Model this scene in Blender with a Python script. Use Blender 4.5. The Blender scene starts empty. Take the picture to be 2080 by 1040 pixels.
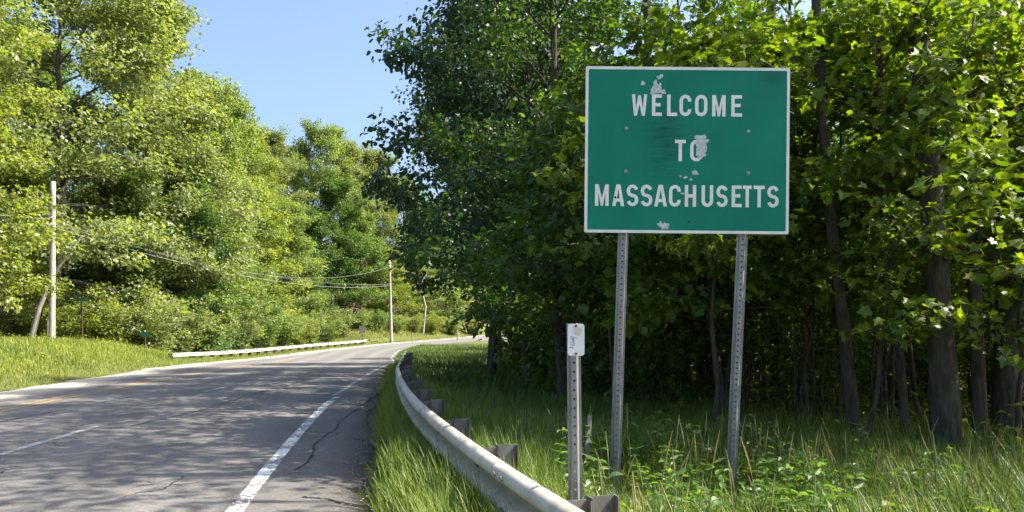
import bpy, bmesh, math, random
import numpy as np
from mathutils import Vector, Matrix

# ------------------------------------------------------------------ camera, sky, sun, exposure
sc = bpy.context.scene
C = sc.collection
cam_d = bpy.data.cameras.new('camera')
cam = bpy.data.objects.new('camera', cam_d); C.objects.link(cam)
cam_d.sensor_width = 36.0
cam_d.lens = 27.7
cam_d.shift_y = 0.0673            # photograph cropped with the horizon low in the frame
cam_d.clip_end = 2500
cam.location = (0, 0, 1.6)
cam.rotation_euler = (math.radians(90), 0, 0)
sc.camera = cam

SUN_EL, SUN_AZ = math.radians(46), math.radians(89)      # azimuth from +Y towards +X
world = bpy.data.worlds.new('World'); sc.world = world; world.use_nodes = True
wn = world.node_tree.nodes; wl = world.node_tree.links
sky = wn.new('ShaderNodeTexSky'); sky.sky_type = 'NISHITA'; sky.sun_disc = False
sky.sun_elevation = SUN_EL; sky.sun_rotation = SUN_AZ
sky.air_density = 1.0; sky.dust_density = 5.0; sky.ozone_density = 4.6
bg = wn['Background']; bg.inputs['Strength'].default_value = 0.118
wl.new(sky.outputs['Color'], bg.inputs['Color'])
sd = bpy.data.lights.new('sun', 'SUN'); sd.energy = 5.0; sd.angle = math.radians(0.53); sd.color = (1.0, 0.93, 0.80)
sun = bpy.data.objects.new('sun', sd); C.objects.link(sun)
sundir = Vector((math.sin(SUN_AZ)*math.cos(SUN_EL), math.cos(SUN_AZ)*math.cos(SUN_EL), math.sin(SUN_EL)))
sun.rotation_euler = sundir.to_track_quat('Z', 'Y').to_euler()
sun.location = sundir*60
sc.view_settings.view_transform = 'Standard'; sc.view_settings.look = 'None'
sc.view_settings.gamma = 1.0; sc.view_settings.use_curve_mapping = False
sc.view_settings.exposure = 1.6
sc.cycles.max_bounces = 7; sc.cycles.diffuse_bounces = 4; sc.cycles.glossy_bounces = 3
sc.cycles.transmission_bounces = 5; sc.cycles.transparent_max_bounces = 4
sc.cycles.caustics_reflective = False; sc.cycles.caustics_refractive = False

# ------------------------------------------------------------------ helpers
def smooth(x, a, b):
    t = np.clip((np.asarray(x, float)-a)/(b-a), 0, 1); return t*t*(3-2*t)

def mat(name):
    m = bpy.data.materials.new(name); m.use_nodes = True
    return m, m.node_tree.nodes, m.node_tree.links, m.node_tree.nodes['Principled BSDF']

def mesh_np(name, V, F, m, smooth_shade=False, tone=None, extra=None):
    """F: (n,k) array or list of arrays / lists of faces."""
    me = bpy.data.meshes.new(name)
    V = np.asarray(V, np.float32)
    if isinstance(F, np.ndarray):
        Fs = [F]
    else:
        Fs = F
    me.vertices.add(len(V)); me.vertices.foreach_set('co', V.ravel())
    flat = []; tot = []
    for a in Fs:
        a = np.asarray(a, np.int32)
        if a.ndim == 1: a = a[None, :]
        if a.size == 0: continue
        flat.append(a.ravel()); tot.append(np.full(len(a), a.shape[1], np.int32))
    flat = np.concatenate(flat); tot = np.concatenate(tot)
    me.loops.add(len(flat)); me.loops.foreach_set('vertex_index', flat)
    me.polygons.add(len(tot))
    st = np.concatenate([[0], np.cumsum(tot)[:-1]]).astype(np.int32)
    me.polygons.foreach_set('loop_start', st)
    if smooth_shade:
        me.polygons.foreach_set('use_smooth', np.ones(len(tot), bool))
    else:
        me.polygons.foreach_set('use_smooth', np.zeros(len(tot), bool))
    if tone is not None:
        a = me.attributes.new('tone', 'FLOAT', 'POINT'); a.data.foreach_set('value', np.asarray(tone, np.float32))
    for k, v in (extra or {}).items():
        a = me.attributes.new(k, 'FLOAT', 'POINT'); a.data.foreach_set('value', np.asarray(v, np.float32))
    me.update(calc_edges=True)
    if m: me.materials.append(m)
    return me

def link(name, me, parent=None, loc=None, color=None, **props):
    o = bpy.data.objects.new(name, me); C.objects.link(o)
    if parent is not None: o.parent = parent
    if loc is not None: o.location = loc
    if color is not None: o.color = (*color, 1)
    for k, v in props.items(): o[k] = v
    return o

def thing(name, label, cat, loc=(0, 0, 0), rotz=0, group=None, scale=None):
    o = bpy.data.objects.new(name, None); C.objects.link(o)
    o.location = loc; o.rotation_euler = (0, 0, rotz); o['label'] = label; o['category'] = cat
    o.empty_display_size = 0.2
    if group: o['group'] = group
    if scale is not None: o.scale = scale
    return o

class MB:
    """collects verts / faces"""
    def __init__(s): s.v = []; s.f = []; s.n = 0
    def add(s, V, F):
        V = np.asarray(V, float); s.v.append(V)
        for f in F: s.f.append([int(i)+s.n for i in f])
        s.n += len(V)
    def box(s, x0, x1, y0, y1, z0, z1, M=None):
        V = np.array([(x, y, z) for x in (x0, x1) for y in (y0, y1) for z in (z0, z1)], float)
        if M is not None: V = np.array([M @ Vector(p) for p in V])
        s.add(V, [(0, 1, 3, 2), (4, 6, 7, 5), (0, 4, 5, 1), (2, 3, 7, 6), (0, 2, 6, 4), (1, 5, 7, 3)])
    def tube(s, P, R, k=8, cap=True):
        V, F = tube(P, R, k); s.add(V, F)
        if cap:
            s.f.append([s.n-k+i for i in range(k)]); s.f.append([s.n-len(V)+k-1-i for i in range(k)])
    def build(s, name, m, parent=None, smooth_shade=False, **kw):
        me = bpy.data.meshes.new(name)
        me.from_pydata([tuple(p) for p in np.concatenate(s.v)], [], s.f); me.update()
        if smooth_shade:
            for p in me.polygons: p.use_smooth = True
        if m: me.materials.append(m)
        return link(name, me, parent, **kw)

def tube(P, R, k=8, jit=None):
    P = np.asarray(P, float); n = len(P); R = np.broadcast_to(np.asarray(R, float), (n,))
    T = np.gradient(P, axis=0); T /= np.linalg.norm(T, axis=1)[:, None]+1e-9
    ref = np.array([0, 0, 1.0]) if abs(T[0][2]) < .9 else np.array([1.0, 0, 0])
    a = np.linspace(0, 2*np.pi, k, endpoint=False)
    V = np.zeros((n, k, 3))
    u = np.cross(T[0], ref); u /= np.linalg.norm(u)
    for i in range(n):
        u = u-T[i]*np.dot(u, T[i]); u /= np.linalg.norm(u)+1e-9
        w = np.cross(T[i], u)
        r = R[i]*(1 if jit is None else jit[i])
        V[i] = P[i]+(np.cos(a)[:, None]*u+np.sin(a)[:, None]*w)*np.reshape(r, (-1, 1))
    i, j = np.meshgrid(np.arange(n-1), np.arange(k), indexing='ij'); j2 = (j+1) % k
    F = np.stack([i*k+j, i*k+j2, (i+1)*k+j2, (i+1)*k+j], -1).reshape(-1, 4)
    return V.reshape(-1, 3), F

# ------------------------------------------------------------------ the lie of the land
PY = [-60, 12, 18, 25, 36, 43, 55, 62, 75, 93, 115, 130, 400]
PZ = [0, 0, -.05, -.15, -.3, -.5, -.75, -.8, -.75, -.6, -.3, 0, 3]
def prof(y): 
    y = np.asarray(y, float)
    return (np.interp(y-2, PY, PZ)+np.interp(y, PY, PZ)+np.interp(y+2, PY, PZ))/3
LYX = np.array([(-80, -24), (-40, -13), (-15, -11.6), (0, -11.6), (10, -12), (19, -12.5), (30, -14.5), (43, -17.2), (55, -18.2), (66, -18.2), (78, -17.3), (93, -15.0), (112, -9.4), (130, -3.5), (150, 6), (200, 38), (420, 200)], float)
RYX = np.array([(-80, 24), (-40, 10), (-15, 2.9), (-6, .8), (0, -.3), (6.7, -1.26), (8.5, -1.57), (11.6, -2.07), (21.5, -3.55), (31, -5), (41, -6.1), (56, -8.3), (70, -9.9), (82, -9.9), (92, -7.8), (101, -4.6), (118, 3), (135, 13.5), (150, 24), (200, 62), (420, 230)], float)
FYX = np.array([(-80, 40), (0, 8.2), (8.3, 5.4), (11.1, 3.2), (13.5, 1.6), (23, .9), (35, .6), (50, .9), (70, 1.6), (83, 2.4), (95, 4.5), (110, 11), (130, 24), (420, 250)], float)
def xL(y): return np.interp(y, LYX[:, 0], LYX[:, 1])
def xR(y): return np.interp(y, RYX[:, 0], RYX[:, 1])
def xF(y): return np.interp(y, FYX[:, 0], FYX[:, 1])
def sm_curve(f, y):                      # softened edge curve
    y = np.asarray(y, float)
    return (f(y-3)+f(y-1.5)+2*f(y)+f(y+1.5)+f(y+3))/6
def ripple(x, y, s=1.0, k=0):
    return (np.sin(x*.9*s+k+1.7*np.sin(y*.37*s))+np.sin(y*1.1*s+2.1*k+1.3*np.sin(x*.53*s))+.6*np.sin((x+y)*2.3*s+k))/2.6
def gz(x, y):
    x = np.asarray(x, float); y = np.asarray(y, float)
    dl = sm_curve(xL, y)-x; dr = x-sm_curve(xR, y)
    z = prof(y)
    z = z+1.05*smooth(dl, .7, 6.5)*(1-smooth(y, 43, 56))*smooth(y, -12, 8)
    z = z+1.5*smooth(dl, 1.0, 8)*smooth(y, 88, 102)
    hill = .24*np.maximum(0, dl-11.5)
    z = z+9*(1-np.exp(-hill/9))
    z = z-.06*smooth(dr, .6, 3)+.02*np.maximum(0, x-sm_curve(xF, y)).clip(0, 60)
    off = smooth(np.maximum(dl, dr), .3, 2.0)
    z = z+off*(.05*ripple(x, y)+.02*ripple(x, y, 3.1, 2))
    return z
def gzf(x, y): return float(gz(x, y))

# ------------------------------------------------------------------ materials
def ramp(n, stops):
    r = n.new('ShaderNodeValToRGB'); e = r.color_ramp.elements
    while len(e) < len(stops): e.new(.5)
    for a, (p, c) in zip(e, stops): a.position = p; a.color = (*c, 1)
    return r
def noise(n, l, vec, scale, detail=4, rough=.55):
    t = n.new('ShaderNodeTexNoise'); t.inputs['Scale'].default_value = scale; t.inputs['Detail'].default_value = detail
    t.inputs['Roughness'].default_value = rough
    if vec is not None: l.new(vec, t.inputs['Vector'])
    return t.outputs['Fac']
def mix(n, l, fac, a, b, mode='MIX'):
    m = n.new('ShaderNodeMix'); m.data_type = 'RGBA'; m.blend_type = mode
    for s, v in ((0, fac), (6, a), (7, b)):
        if isinstance(v, (int, float)): m.inputs[s].default_value = v
        elif isinstance(v, tuple): m.inputs[s].default_value = (*v, 1)
        else: l.new(v, m.inputs[s])
    return m.outputs[2]
def math_n(n, l, op, a, b=None):
    m = n.new('ShaderNodeMath'); m.operation = op
    for i, v in ((0, a), (1, b)):
        if v is None: continue
        if isinstance(v, (int, float)): m.inputs[i].default_value = v
        else: l.new(v, m.inputs[i])
    return m.outputs[0]
def bump(n, l, p, h, strength=.4, dist=.02):
    b = n.new('ShaderNodeBump'); b.inputs['Strength'].default_value = strength; b.inputs['Distance'].default_value = dist
    l.new(h, b.inputs['Height']); l.new(b.outputs['Normal'], p.inputs['Normal'])
def coords(n, kind='Object'):
    t = n.new('ShaderNodeTexCoord'); return t.outputs[kind]

def leaf_material(name, trans=.42, rough=.42, hue_var=.05, glow=(1.75, 1.65, .45)):
    m, n, l, p = mat(name)
    oi = n.new('ShaderNodeObjectInfo'); at = n.new('ShaderNodeAttribute'); at.attribute_name = 'tone'
    hs = n.new('ShaderNodeHueSaturation'); l.new(oi.outputs['Color'], hs.inputs['Color'])
    h = math_n(n, l, 'MULTIPLY_ADD', at.outputs['Fac'], -hue_var); n_ = h.node; n_.inputs[2].default_value = .5+hue_var/2
    v = math_n(n, l, 'MULTIPLY_ADD', at.outputs['Fac'], .9); v.node.inputs[2].default_value = .6
    l.new(h, hs.inputs['Hue']); l.new(v, hs.inputs['Value'])
    l.new(hs.outputs['Color'], p.inputs['Base Color'])
    p.inputs['Roughness'].default_value = rough; p.inputs['Specular IOR Level'].default_value = .5
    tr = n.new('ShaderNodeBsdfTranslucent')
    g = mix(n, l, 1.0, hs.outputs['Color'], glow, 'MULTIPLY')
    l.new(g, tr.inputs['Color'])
    ms = n.new('ShaderNodeMixShader'); ms.inputs[0].default_value = trans
    l.new(p.outputs[0], ms.inputs[1]); l.new(tr.outputs[0], ms.inputs[2])
    l.new(ms.outputs[0], n['Material Output'].inputs['Surface'])
    return m
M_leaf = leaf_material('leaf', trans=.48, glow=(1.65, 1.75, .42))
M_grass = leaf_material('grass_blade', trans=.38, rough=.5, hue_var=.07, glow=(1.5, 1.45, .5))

def bark_material(name, c0, c1, scale=6, lich=(.06, .065, .05)):
    m, n, l, p = mat(name)
    mp = n.new('ShaderNodeMapping'); mp.inputs['Scale'].default_value = (1, 1, .22); l.new(coords(n), mp.inputs['Vector'])
    f = noise(n, l, mp.outputs[0], scale*3, 6, .65); g = noise(n, l, coords(n), 1.3, 3)
    r = ramp(n, [(.3, c0), (.7, c1)]); l.new(f, r.inputs[0])
    col = mix(n, l, math_n(n, l, 'MULTIPLY', g, .55), r.outputs[0], lich); 
    l.new(col, p.inputs['Base Color']); p.inputs['Roughness'].default_value = .9; p.inputs['Specular IOR Level'].default_value = .15
    bump(n, l, p, f, .8, .03)
    return m
M_bark = bark_material('bark', (.022, .018, .014), (.125, .105, .08))
M_bark_pale = bark_material('pale_bark', (.16, .14, .12), (.42, .38, .33), 6, (.2, .19, .17))

def ground_material():
    m, n, l, p = mat('soil')
    co = coords(n); at = n.new('ShaderNodeAttribute'); at.attribute_name = 'forest'
    f = noise(n, l, co, 5, 6, .7); g = noise(n, l, co, .35, 3); q = noise(n, l, co, 38, 3, .7)
    grassy = ramp(n, [(.3, (.055, .07, .018)), (.5, (.085, .11, .026)), (.72, (.15, .14, .06))]); l.new(f, grassy.inputs[0])
    litter = ramp(n, [(.3, (.022, .015, .010)), (.5, (.07, .044, .026)), (.7, (.13, .085, .055))]); l.new(q, litter.inputs[0])
    dry = mix(n, l, math_n(n, l, 'MULTIPLY', g, .35), grassy.outputs[0], (.19, .16, .08))
    col = mix(n, l, at.outputs['Fac'], dry, litter.outputs[0])
    l.new(col, p.inputs['Base Color']); p.inputs['Roughness'].default_value = 1; p.inputs['Specular IOR Level'].default_value = .05
    bump(n, l, p, q, .6, .04)
    return m
def asphalt_material():
    m, n, l, p = mat('asphalt')
    co = coords(n)
    f = noise(n, l, co, 160, 3, .8); g = noise(n, l, co, .8, 4); s = noise(n, l, co, 9, 5, .7)
    r = ramp(n, [(.25, (.075, .071, .068)), (.5, (.135, .127, .12)), (.62, (.175, .164, .152)), (.78, (.34, .32, .29))]); l.new(f, r.inputs[0])
    c1 = mix(n, l, math_n(n, l, 'MULTIPLY', g, .55), r.outputs[0], (.095, .091, .088))
    # wheel tracks and shoulder patch colour come from the mesh attribute 'worn'
    at = n.new('ShaderNodeAttribute'); at.attribute_name = 'worn'
    c1 = mix(n, l, at.outputs['Fac'], c1, (.19, .178, .165))
    at2 = n.new('ShaderNodeAttribute'); at2.attribute_name = 'sandy'
    sfac = math_n(n, l, 'MULTIPLY', at2.outputs['Fac'], math_n(n, l, 'ADD', s, .45))
    sfac.node.use_clamp = True
    c1 = mix(n, l, sfac, c1, (.42, .37, .30))
    at3 = n.new('ShaderNodeAttribute'); at3.attribute_name = 'dirt'
    dfac = math_n(n, l, 'MULTIPLY', at3.outputs['Fac'], math_n(n, l, 'ADD', s, .35)); dfac.node.use_clamp = True
    c1 = mix(n, l, dfac, c1, (.062, .052, .042))
    co2 = noise(n, l, co, 45, 2, .6); gr = ramp(n, [(.3, (.72, .72, .72)), (.7, (1.3, 1.3, 1.28))]); l.new(co2, gr.inputs[0])
    c1 = mix(n, l, 1.0, c1, gr.outputs[0], 'MULTIPLY')
    # cracks: thin lines of a stretched cell pattern, only where a large noise allows
    mp = n.new('ShaderNodeMapping'); l.new(co, mp.inputs['Vector'])
    wob = n.new('ShaderNodeTexNoise'); wob.inputs['Scale'].default_value = 1.6; wob.inputs['Detail'].default_value = 5; l.new(co, wob.inputs['Vector'])
    vadd = n.new('ShaderNodeVectorMath'); vadd.operation = 'MULTIPLY_ADD'; l.new(wob.outputs['Color'], vadd.inputs[0]); vadd.inputs[1].default_value = (.9, .9, .2); l.new(co, vadd.inputs[2])
    vo = n.new('ShaderNodeTexVoronoi'); vo.feature = 'DISTANCE_TO_EDGE'; vo.inputs['Scale'].default_value = .30; l.new(vadd.outputs[0], vo.inputs['Vector'])
    line = math_n(n, l, 'LESS_THAN', vo.outputs['Distance'], .0035)
    msk = math_n(n, l, 'GREATER_THAN', noise(n, l, co, .75, 3), .54)
    cr = math_n(n, l, 'MULTIPLY', line, msk)
    c1 = mix(n, l, math_n(n, l, 'MULTIPLY', cr, .85), c1, (.016, .015, .015))
    l.new(c1, p.inputs['Base Color']); p.inputs['Roughness'].default_value = .85; p.inputs['Specular IOR Level'].default_value = .25
    h = math_n(n, l, 'SUBTRACT', f, math_n(n, l, 'MULTIPLY', cr, 1.5))
    bump(n, l, p, h, .5, .006)
    return m
def paint_material(name, col, under=(.10, .097, .095), wear=.5):
    m, n, l, p = mat(name); co = coords(n)
    f = noise(n, l, co, 22, 6, .75); g = noise(n, l, co, 1.7, 3)
    s = math_n(n, l, 'ADD', math_n(n, l, 'MULTIPLY', f, .75), math_n(n, l, 'MULTIPLY', g, .35))
    r = ramp(n, [(wear-.035, (0, 0, 0)), (wear+.035, (1, 1, 1))]); l.new(s, r.inputs[0])
    c = mix(n, l, r.outputs[0], col, under); l.new(c, p.inputs['Base Color']); p.inputs['Roughness'].default_value = .75
    bump(n, l, p, noise(n, l, co, 160, 2), .4, .004)
    return m
def metal_material(name, c0, c1, rough=.5, metallic=.0, scale=8, streak=(1, 1, 1), stain=None):
    m, n, l, p = mat(name); co = coords(n)
    mp = n.new('ShaderNodeMapping'); mp.inputs['Scale'].default_value = streak; l.new(co, mp.inputs['Vector'])
    f = noise(n, l, mp.outputs[0], scale, 6, .65)
    r = ramp(n, [(.3, c0), (.7, c1)]); l.new(f, r.inputs[0]); col = r.outputs[0]
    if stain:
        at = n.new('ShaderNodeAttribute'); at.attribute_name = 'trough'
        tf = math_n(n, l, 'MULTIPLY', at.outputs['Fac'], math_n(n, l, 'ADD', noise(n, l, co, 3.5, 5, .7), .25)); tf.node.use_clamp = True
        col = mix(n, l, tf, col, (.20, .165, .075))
        g = noise(n, l, co, 2.3, 5, .7); rr = ramp(n, [(.55, (0, 0, 0)), (.72, (1, 1, 1))]); l.new(g, rr.inputs[0])
        col = mix(n, l, math_n(n, l, 'MULTIPLY', rr.outputs[0], .7), col, stain)
    l.new(col, p.inputs['Base Color']); p.inputs['Roughness'].default_value = rough; p.inputs['Metallic'].default_value = metallic
    bump(n, l, p, f, .15, .005)
    return m
M_soil = ground_material(); M_asphalt = asphalt_material()
M_white_paint = paint_material('white_road_paint', (.72, .71, .68), wear=.553)
M_white_faint = paint_material('faint_white_road_paint', (.34, .335, .32), wear=.565)
M_yellow_paint = paint_material('yellow_road_paint', (.36, .24, .075), wear=.58)
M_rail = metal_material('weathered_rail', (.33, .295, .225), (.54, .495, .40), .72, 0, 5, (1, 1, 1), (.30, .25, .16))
M_rail_far = metal_material('far_rail', (.46, .44, .40), (.62, .60, .55), .5)
M_ibeam = metal_material('dark_steel', (.09, .085, .085), (.19, .18, .175), .6, .2, 7, (1, 1, .3), (.14, .09, .06))
M_post = metal_material('galvanised_post', (.17, .17, .165), (.33, .33, .32), .45, .45, 14, (1, 1, .2))
M_bolt = metal_material('bolt_steel', (.22, .20, .18), (.45, .43, .40), .4, .6, 40)
M_rust = metal_material('rusty_bolt', (.06, .035, .02), (.16, .09, .05), .8, 0, 40)
M_dark = metal_material('dark_slot', (.02, .018, .015), (.05, .045, .04), .8, 0, 40)
M_wood = bark_material('pole_wood', (.20, .17, .14), (.42, .37, .32), 3, (.33, .30, .27))
M_wire = metal_material('wire_sheath', (.12, .12, .12), (.22, .22, .21), .6)
M_brown = metal_material('brown_post', (.05, .035, .025), (.11, .075, .05), .8)
M_teal = metal_material('green_plate', (.006, .13, .085), (.01, .19, .12), .4)
M_alu = metal_material('sign_back', (.20, .20, .20), (.33, .33, .33), .5, .3)
M_plate = metal_material('white_plate', (.62, .63, .64), (.76, .77, .77), .4, 0, 3)
M_tan = metal_material('faded_sticker', (.50, .44, .36), (.62, .56, .47), .6)
M_ink = metal_material('ink_scrawl', (.16, .15, .17), (.30, .28, .31), .6)
M_letter = metal_material('white_sheeting', (.60, .60, .58), (.74, .74, .72), .5, 0, 6)
M_peel = metal_material('bare_aluminium_patch', (.26, .31, .29), (.58, .60, .58), .45, .2, 45)
M_stone = metal_material('gravel_stone', (.12, .11, .10), (.34, .31, .27), .9, 0, 30)
def sign_green():
    m, n, l, p = mat('green_sheeting'); co = coords(n)
    f = noise(n, l, co, 2.2, 4); r = ramp(n, [(.3, (.002, .155, .098)), (.7, (.002, .195, .122))]); l.new(f, r.inputs[0])
    # wrinkled, dirty band left of the middle, and a smudge in the top right corner
    sx = n.new('ShaderNodeSeparateXYZ'); l.new(co, sx.inputs[0])
    def gauss(out, c, w):
        d = math_n(n, l, 'DIVIDE', math_n(n, l, 'SUBTRACT', out, c), w); return math_n(n, l, 'POWER', 2.718, math_n(n, l, 'MULTIPLY', math_n(n, l, 'MULTIPLY', d, d), -1.0))
    band = math_n(n, l, 'MULTIPLY', gauss(sx.outputs['X'], -.19, .14), gauss(sx.outputs['Z'], .12, .36))
    mp = n.new('ShaderNodeMapping'); mp.inputs['Scale'].default_value = (5, 1, 38); l.new(co, mp.inputs['Vector'])
    wr = noise(n, l, mp.outputs[0], 1.0, 5, .6)
    dirt = math_n(n, l, 'MULTIPLY', band, math_n(n, l, 'MULTIPLY_ADD', wr, 3.2)); dirt.node.use_clamp = True; dirt.node.inputs[1].links[0].from_node.inputs[2].default_value = -1.0
    smud = math_n(n, l, 'MULTIPLY', gauss(sx.outputs['X'], .78, .11), gauss(sx.outputs['Z'], .66, .07))
    d2 = math_n(n, l, 'MAXIMUM', dirt, math_n(n, l, 'MULTIPLY', smud, .55))
    c = mix(n, l, math_n(n, l, 'MULTIPLY', d2, .8), r.outputs[0], (.002, .055, .048))
    l.new(c, p.inputs['Base Color']); p.inputs['Roughness'].default_value = .5; p.inputs['Specular IOR Level'].default_value = .18
    mp2 = n.new('ShaderNodeMapping'); mp2.inputs['Scale'].default_value = (2.2, 1, 24); l.new(co, mp2.inputs['Vector'])
    w2 = noise(n, l, mp2.outputs[0], 1.0, 4)
    bump(n, l, p, math_n(n, l, 'MULTIPLY', w2, math_n(n, l, 'ADD', band, .12)), .45, .02)
    return m
M_green = sign_green()

# ------------------------------------------------------------------ ground, road and markings
def axis(*segs):
    out = []
    for a, b, s in segs: out += list(np.arange(a, b, s))
    return np.array(out+[segs[-1][1]])
gx = axis((-400, -100, 20), (-100, -40, 3), (-40, 14, .6), (14, 60, 3), (60, 400, 20)); gy = axis((-80, -10, 5), (-10, 135, .8), (135, 200, 5), (200, 700, 25))
X, Y = np.meshgrid(gx, gy, indexing='ij'); Z = gz(X, Y)
inroad = (X > sm_curve(xL, Y)-.7) & (X < sm_curve(xR, Y)+.35)
Z = np.where(inroad, prof(Y)-.05, Z)
forest = np.maximum(smooth(X-sm_curve(xF, Y), -.6, .8), smooth(sm_curve(xL, Y)-X, 10, 13))
nx, ny = len(gx), len(gy)
i, j = np.meshgrid(np.arange(nx-1), np.arange(ny-1), indexing='ij')
F = np.stack([i*ny+j, (i+1)*ny+j, (i+1)*ny+j+1, i*ny+j+1], -1).reshape(-1, 4)
link('ground', mesh_np('ground', np.stack([X, Y, Z], -1).reshape(-1, 3), F, M_soil, True, extra={'forest': forest.ravel()}), kind='structure')

rng = np.random.default_rng(4)
ry = np.concatenate([np.arange(-60, 2, 2), np.arange(2, 30, .12), np.arange(30, 160, 1.0), np.arange(160, 260, 10)])
kern = rng.normal(0, 1, len(ry)); jag = np.convolve(kern, np.ones(5)/5, 'same')*.06+kern*.012
RE = sm_curve(xR, ry)+jag; LE = sm_curve(xL, ry)-.5+.15*np.sin(ry*.7)
nu = 40; us = np.linspace(0, 1, nu)
RX = LE[:, None]*(1-us)+RE[:, None]*us
RYy = np.repeat(ry[:, None], nu, 1)
wid = RE-LE
dist_l = RX-LE[:, None]; dist_r = RE[:, None]-RX
RZ = prof(RYy)+.012-.05*(1-smooth(dist_l, 0, .9))-.05*(1-smooth(dist_r, 0, .05))
sandy = 1-smooth(dist_l, .9, 2.2); 
worn = sum(.62*np.exp(-((dist_r-q)/.36)**2) for q in (1.9, 3.7, 5.6, 7.2))
k = nu; i, j = np.meshgrid(np.arange(len(ry)-1), np.arange(nu-1), indexing='ij')
F = np.stack([i*k+j, i*k+j+1, (i+1)*k+j+1, (i+1)*k+j], -1).reshape(-1, 4)
road = link('road', mesh_np('road', np.stack([RX, RYy, RZ], -1).reshape(-1, 3), F, M_asphalt, True,
            extra={'sandy': sandy.ravel(), 'worn': worn.ravel(), 'dirt': (1-smooth(dist_r, .12, .42)).ravel()}), kind='structure')
def stripe(name, pts, w, m, n=60, **kw):
    pts = np.array(pts, float); ys = np.linspace(pts[0, 1], pts[-1, 1], n)
    xs = sum(np.interp(ys+o, pts[:, 1], pts[:, 0]) for o in (-1.5, 0, 1.5))/3 if len(pts) > 2 else np.interp(ys, pts[:, 1], pts[:, 0])
    w = w*(1+.06*np.sin(ys*3.1)+.05*np.sin(ys*9.7))
    V = np.concatenate([np.stack([xs-w/2, ys, prof(ys)+.017], -1), np.stack([xs+w/2, ys, prof(ys)+.017], -1)])
    a = np.arange(n-1); F = np.stack([a, a+n, a+n+1, a+1], -1)
    return link(name, mesh_np(name, V, F, m), road, **kw)
qx = lambda y: -2.36-.149*(y-6.7)+.00164*(y-6.7)*(y-17.7)
EDGE = [(qx(y), y) for y in range(-2, 37)]+[(-6.7, 45), (-8.6, 56), (-10.2, 70), (-10.2, 82), (-8.1, 92), (-4.9, 101), (2.5, 117)]
stripe('edge_line', [p for p in EDGE if p[1] < 18.2], .15, M_white_paint, 90)
stripe('edge_line', [(np.interp(18.4, [q[1] for q in EDGE], [q[0] for q in EDGE]), 18.4)]+[p for p in EDGE if p[1] > 18.4], .13, M_white_faint, 90)
for y0, y1 in ((9.6, 12.4), (19.6, 22.6), (30, 33)):
    ee = lambda y: float(np.interp(y, [q[1] for q in EDGE], [q[0] for q in EDGE]))-3.35
    stripe('lane_dash', [(ee(y0), y0), (ee((y0+y1)/2), (y0+y1)/2), (ee(y1), y1)], .12, M_white_faint, 12)
ye = [(q[0]-5.9-.02*max(0, q[1]-14), q[1]) for q in EDGE if q[1] < 60]
stripe('centre_line', ye, .10, M_yellow_paint, 90)
stripe('centre_line', [(a-.26, b) for a, b in ye], .10, M_yellow_paint, 90)

def crack(pts, w, seed):
    r_ = np.random.default_rng(seed); pts = np.array(pts, float); n = 40; d = np.linspace(0, len(pts)-1, n); P = np.stack([np.interp(d, np.arange(len(pts)), pts[:, a]) for a in (0, 1)], -1)
    P += np.cumsum(r_.normal(0, .012, (n, 2)), axis=0); T = np.gradient(P, axis=0); T /= np.linalg.norm(T, axis=1)[:, None]; N = np.stack([-T[:, 1], T[:, 0]], -1)
    ww = w*r_.uniform(.25, 1.3, n)[:, None]; A = P+N*ww/2; B = P-N*ww/2; V = np.concatenate([np.c_[A, prof(A[:, 1])+.0165], np.c_[B, prof(B[:, 1])+.0165]]); a = np.arange(n-1)
    link('crack', mesh_np('crack', V, np.stack([a, a+1, a+n+1, a+n], -1), M_crack), road)
M_crack = metal_material('crack_tar', (.012, .011, .011), (.03, .028, .027), .9, 0, 30)
for q_, (pts, w) in enumerate([([(-2.38, 8.6), (-2.35, 9.4), (-2.55, 10.4), (-2.65, 11.8), (-2.85, 13.2), (-3.0, 15)], .035), ([(-2.95, 14.6), (-3.05, 16.5), (-3.2, 18.2), (-3.25, 20)], .05), ([(-6.0, 12.4), (-5.9, 15), (-6.2, 18.2), (-6.3, 22), (-6.9, 27)], .05),
                               ([(-1.95, 7.3), (-1.75, 7.2), (-1.5, 7.1)], .035), ([(-3.6, 7.2), (-3.3, 7.6), (-3.35, 8.2)], .02), ([(-2.2, 12.2), (-2.35, 13), (-2.6, 15), (-2.8, 16.5)], .04), ([(-8.6, 7), (-8.4, 12), (-8.7, 18), (-9, 24)], .03)]): crack(pts, w, q_)
# loose gravel and crumbs along the broken right edge and the sandy left edge
V = []; F = []; nv = 0
def stones(n, fx, y0, y1, spread, s0, s1):
    global nv
    ys = rng.uniform(y0, y1, n); xs = fx(ys)+rng.normal(0, spread, n); s = rng.uniform(s0, s1, n)**1.0
    base = np.array([(1, 0, 0), (-1, 0, 0), (0, 1, 0), (0, -1, 0), (0, 0, 1), (0, 0, -1)], float)
    tri = np.array([(0, 2, 4), (2, 1, 4), (1, 3, 4), (3, 0, 4), (2, 0, 5), (1, 2, 5), (3, 1, 5), (0, 3, 5)])
    for x, y, q in zip(xs, ys, s):
        sc_ = q*np.array([rng.uniform(.7, 1.3), rng.uniform(.7, 1.3), rng.uniform(.4, .8)])
        a = rng.uniform(0, 6.28); c, d = math.cos(a), math.sin(a)
        p = base*sc_+rng.normal(0, q*.12, (6, 3)); p = np.stack([p[:, 0]*c-p[:, 1]*d, p[:, 0]*d+p[:, 1]*c, p[:, 2]], -1)
        V.append(p+np.array([x, y, max(gzf(x, y), float(prof(y))-.02)+q*.2])); F.append(tri+nv); nv += 6
stones(350, lambda y: sm_curve(xR, y)+.08, 5.5, 22, .09,   .005, .018)
stones(500, lambda y: sm_curve(xR, y)-.2, 5.5, 16, .16, .004, .012)
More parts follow.
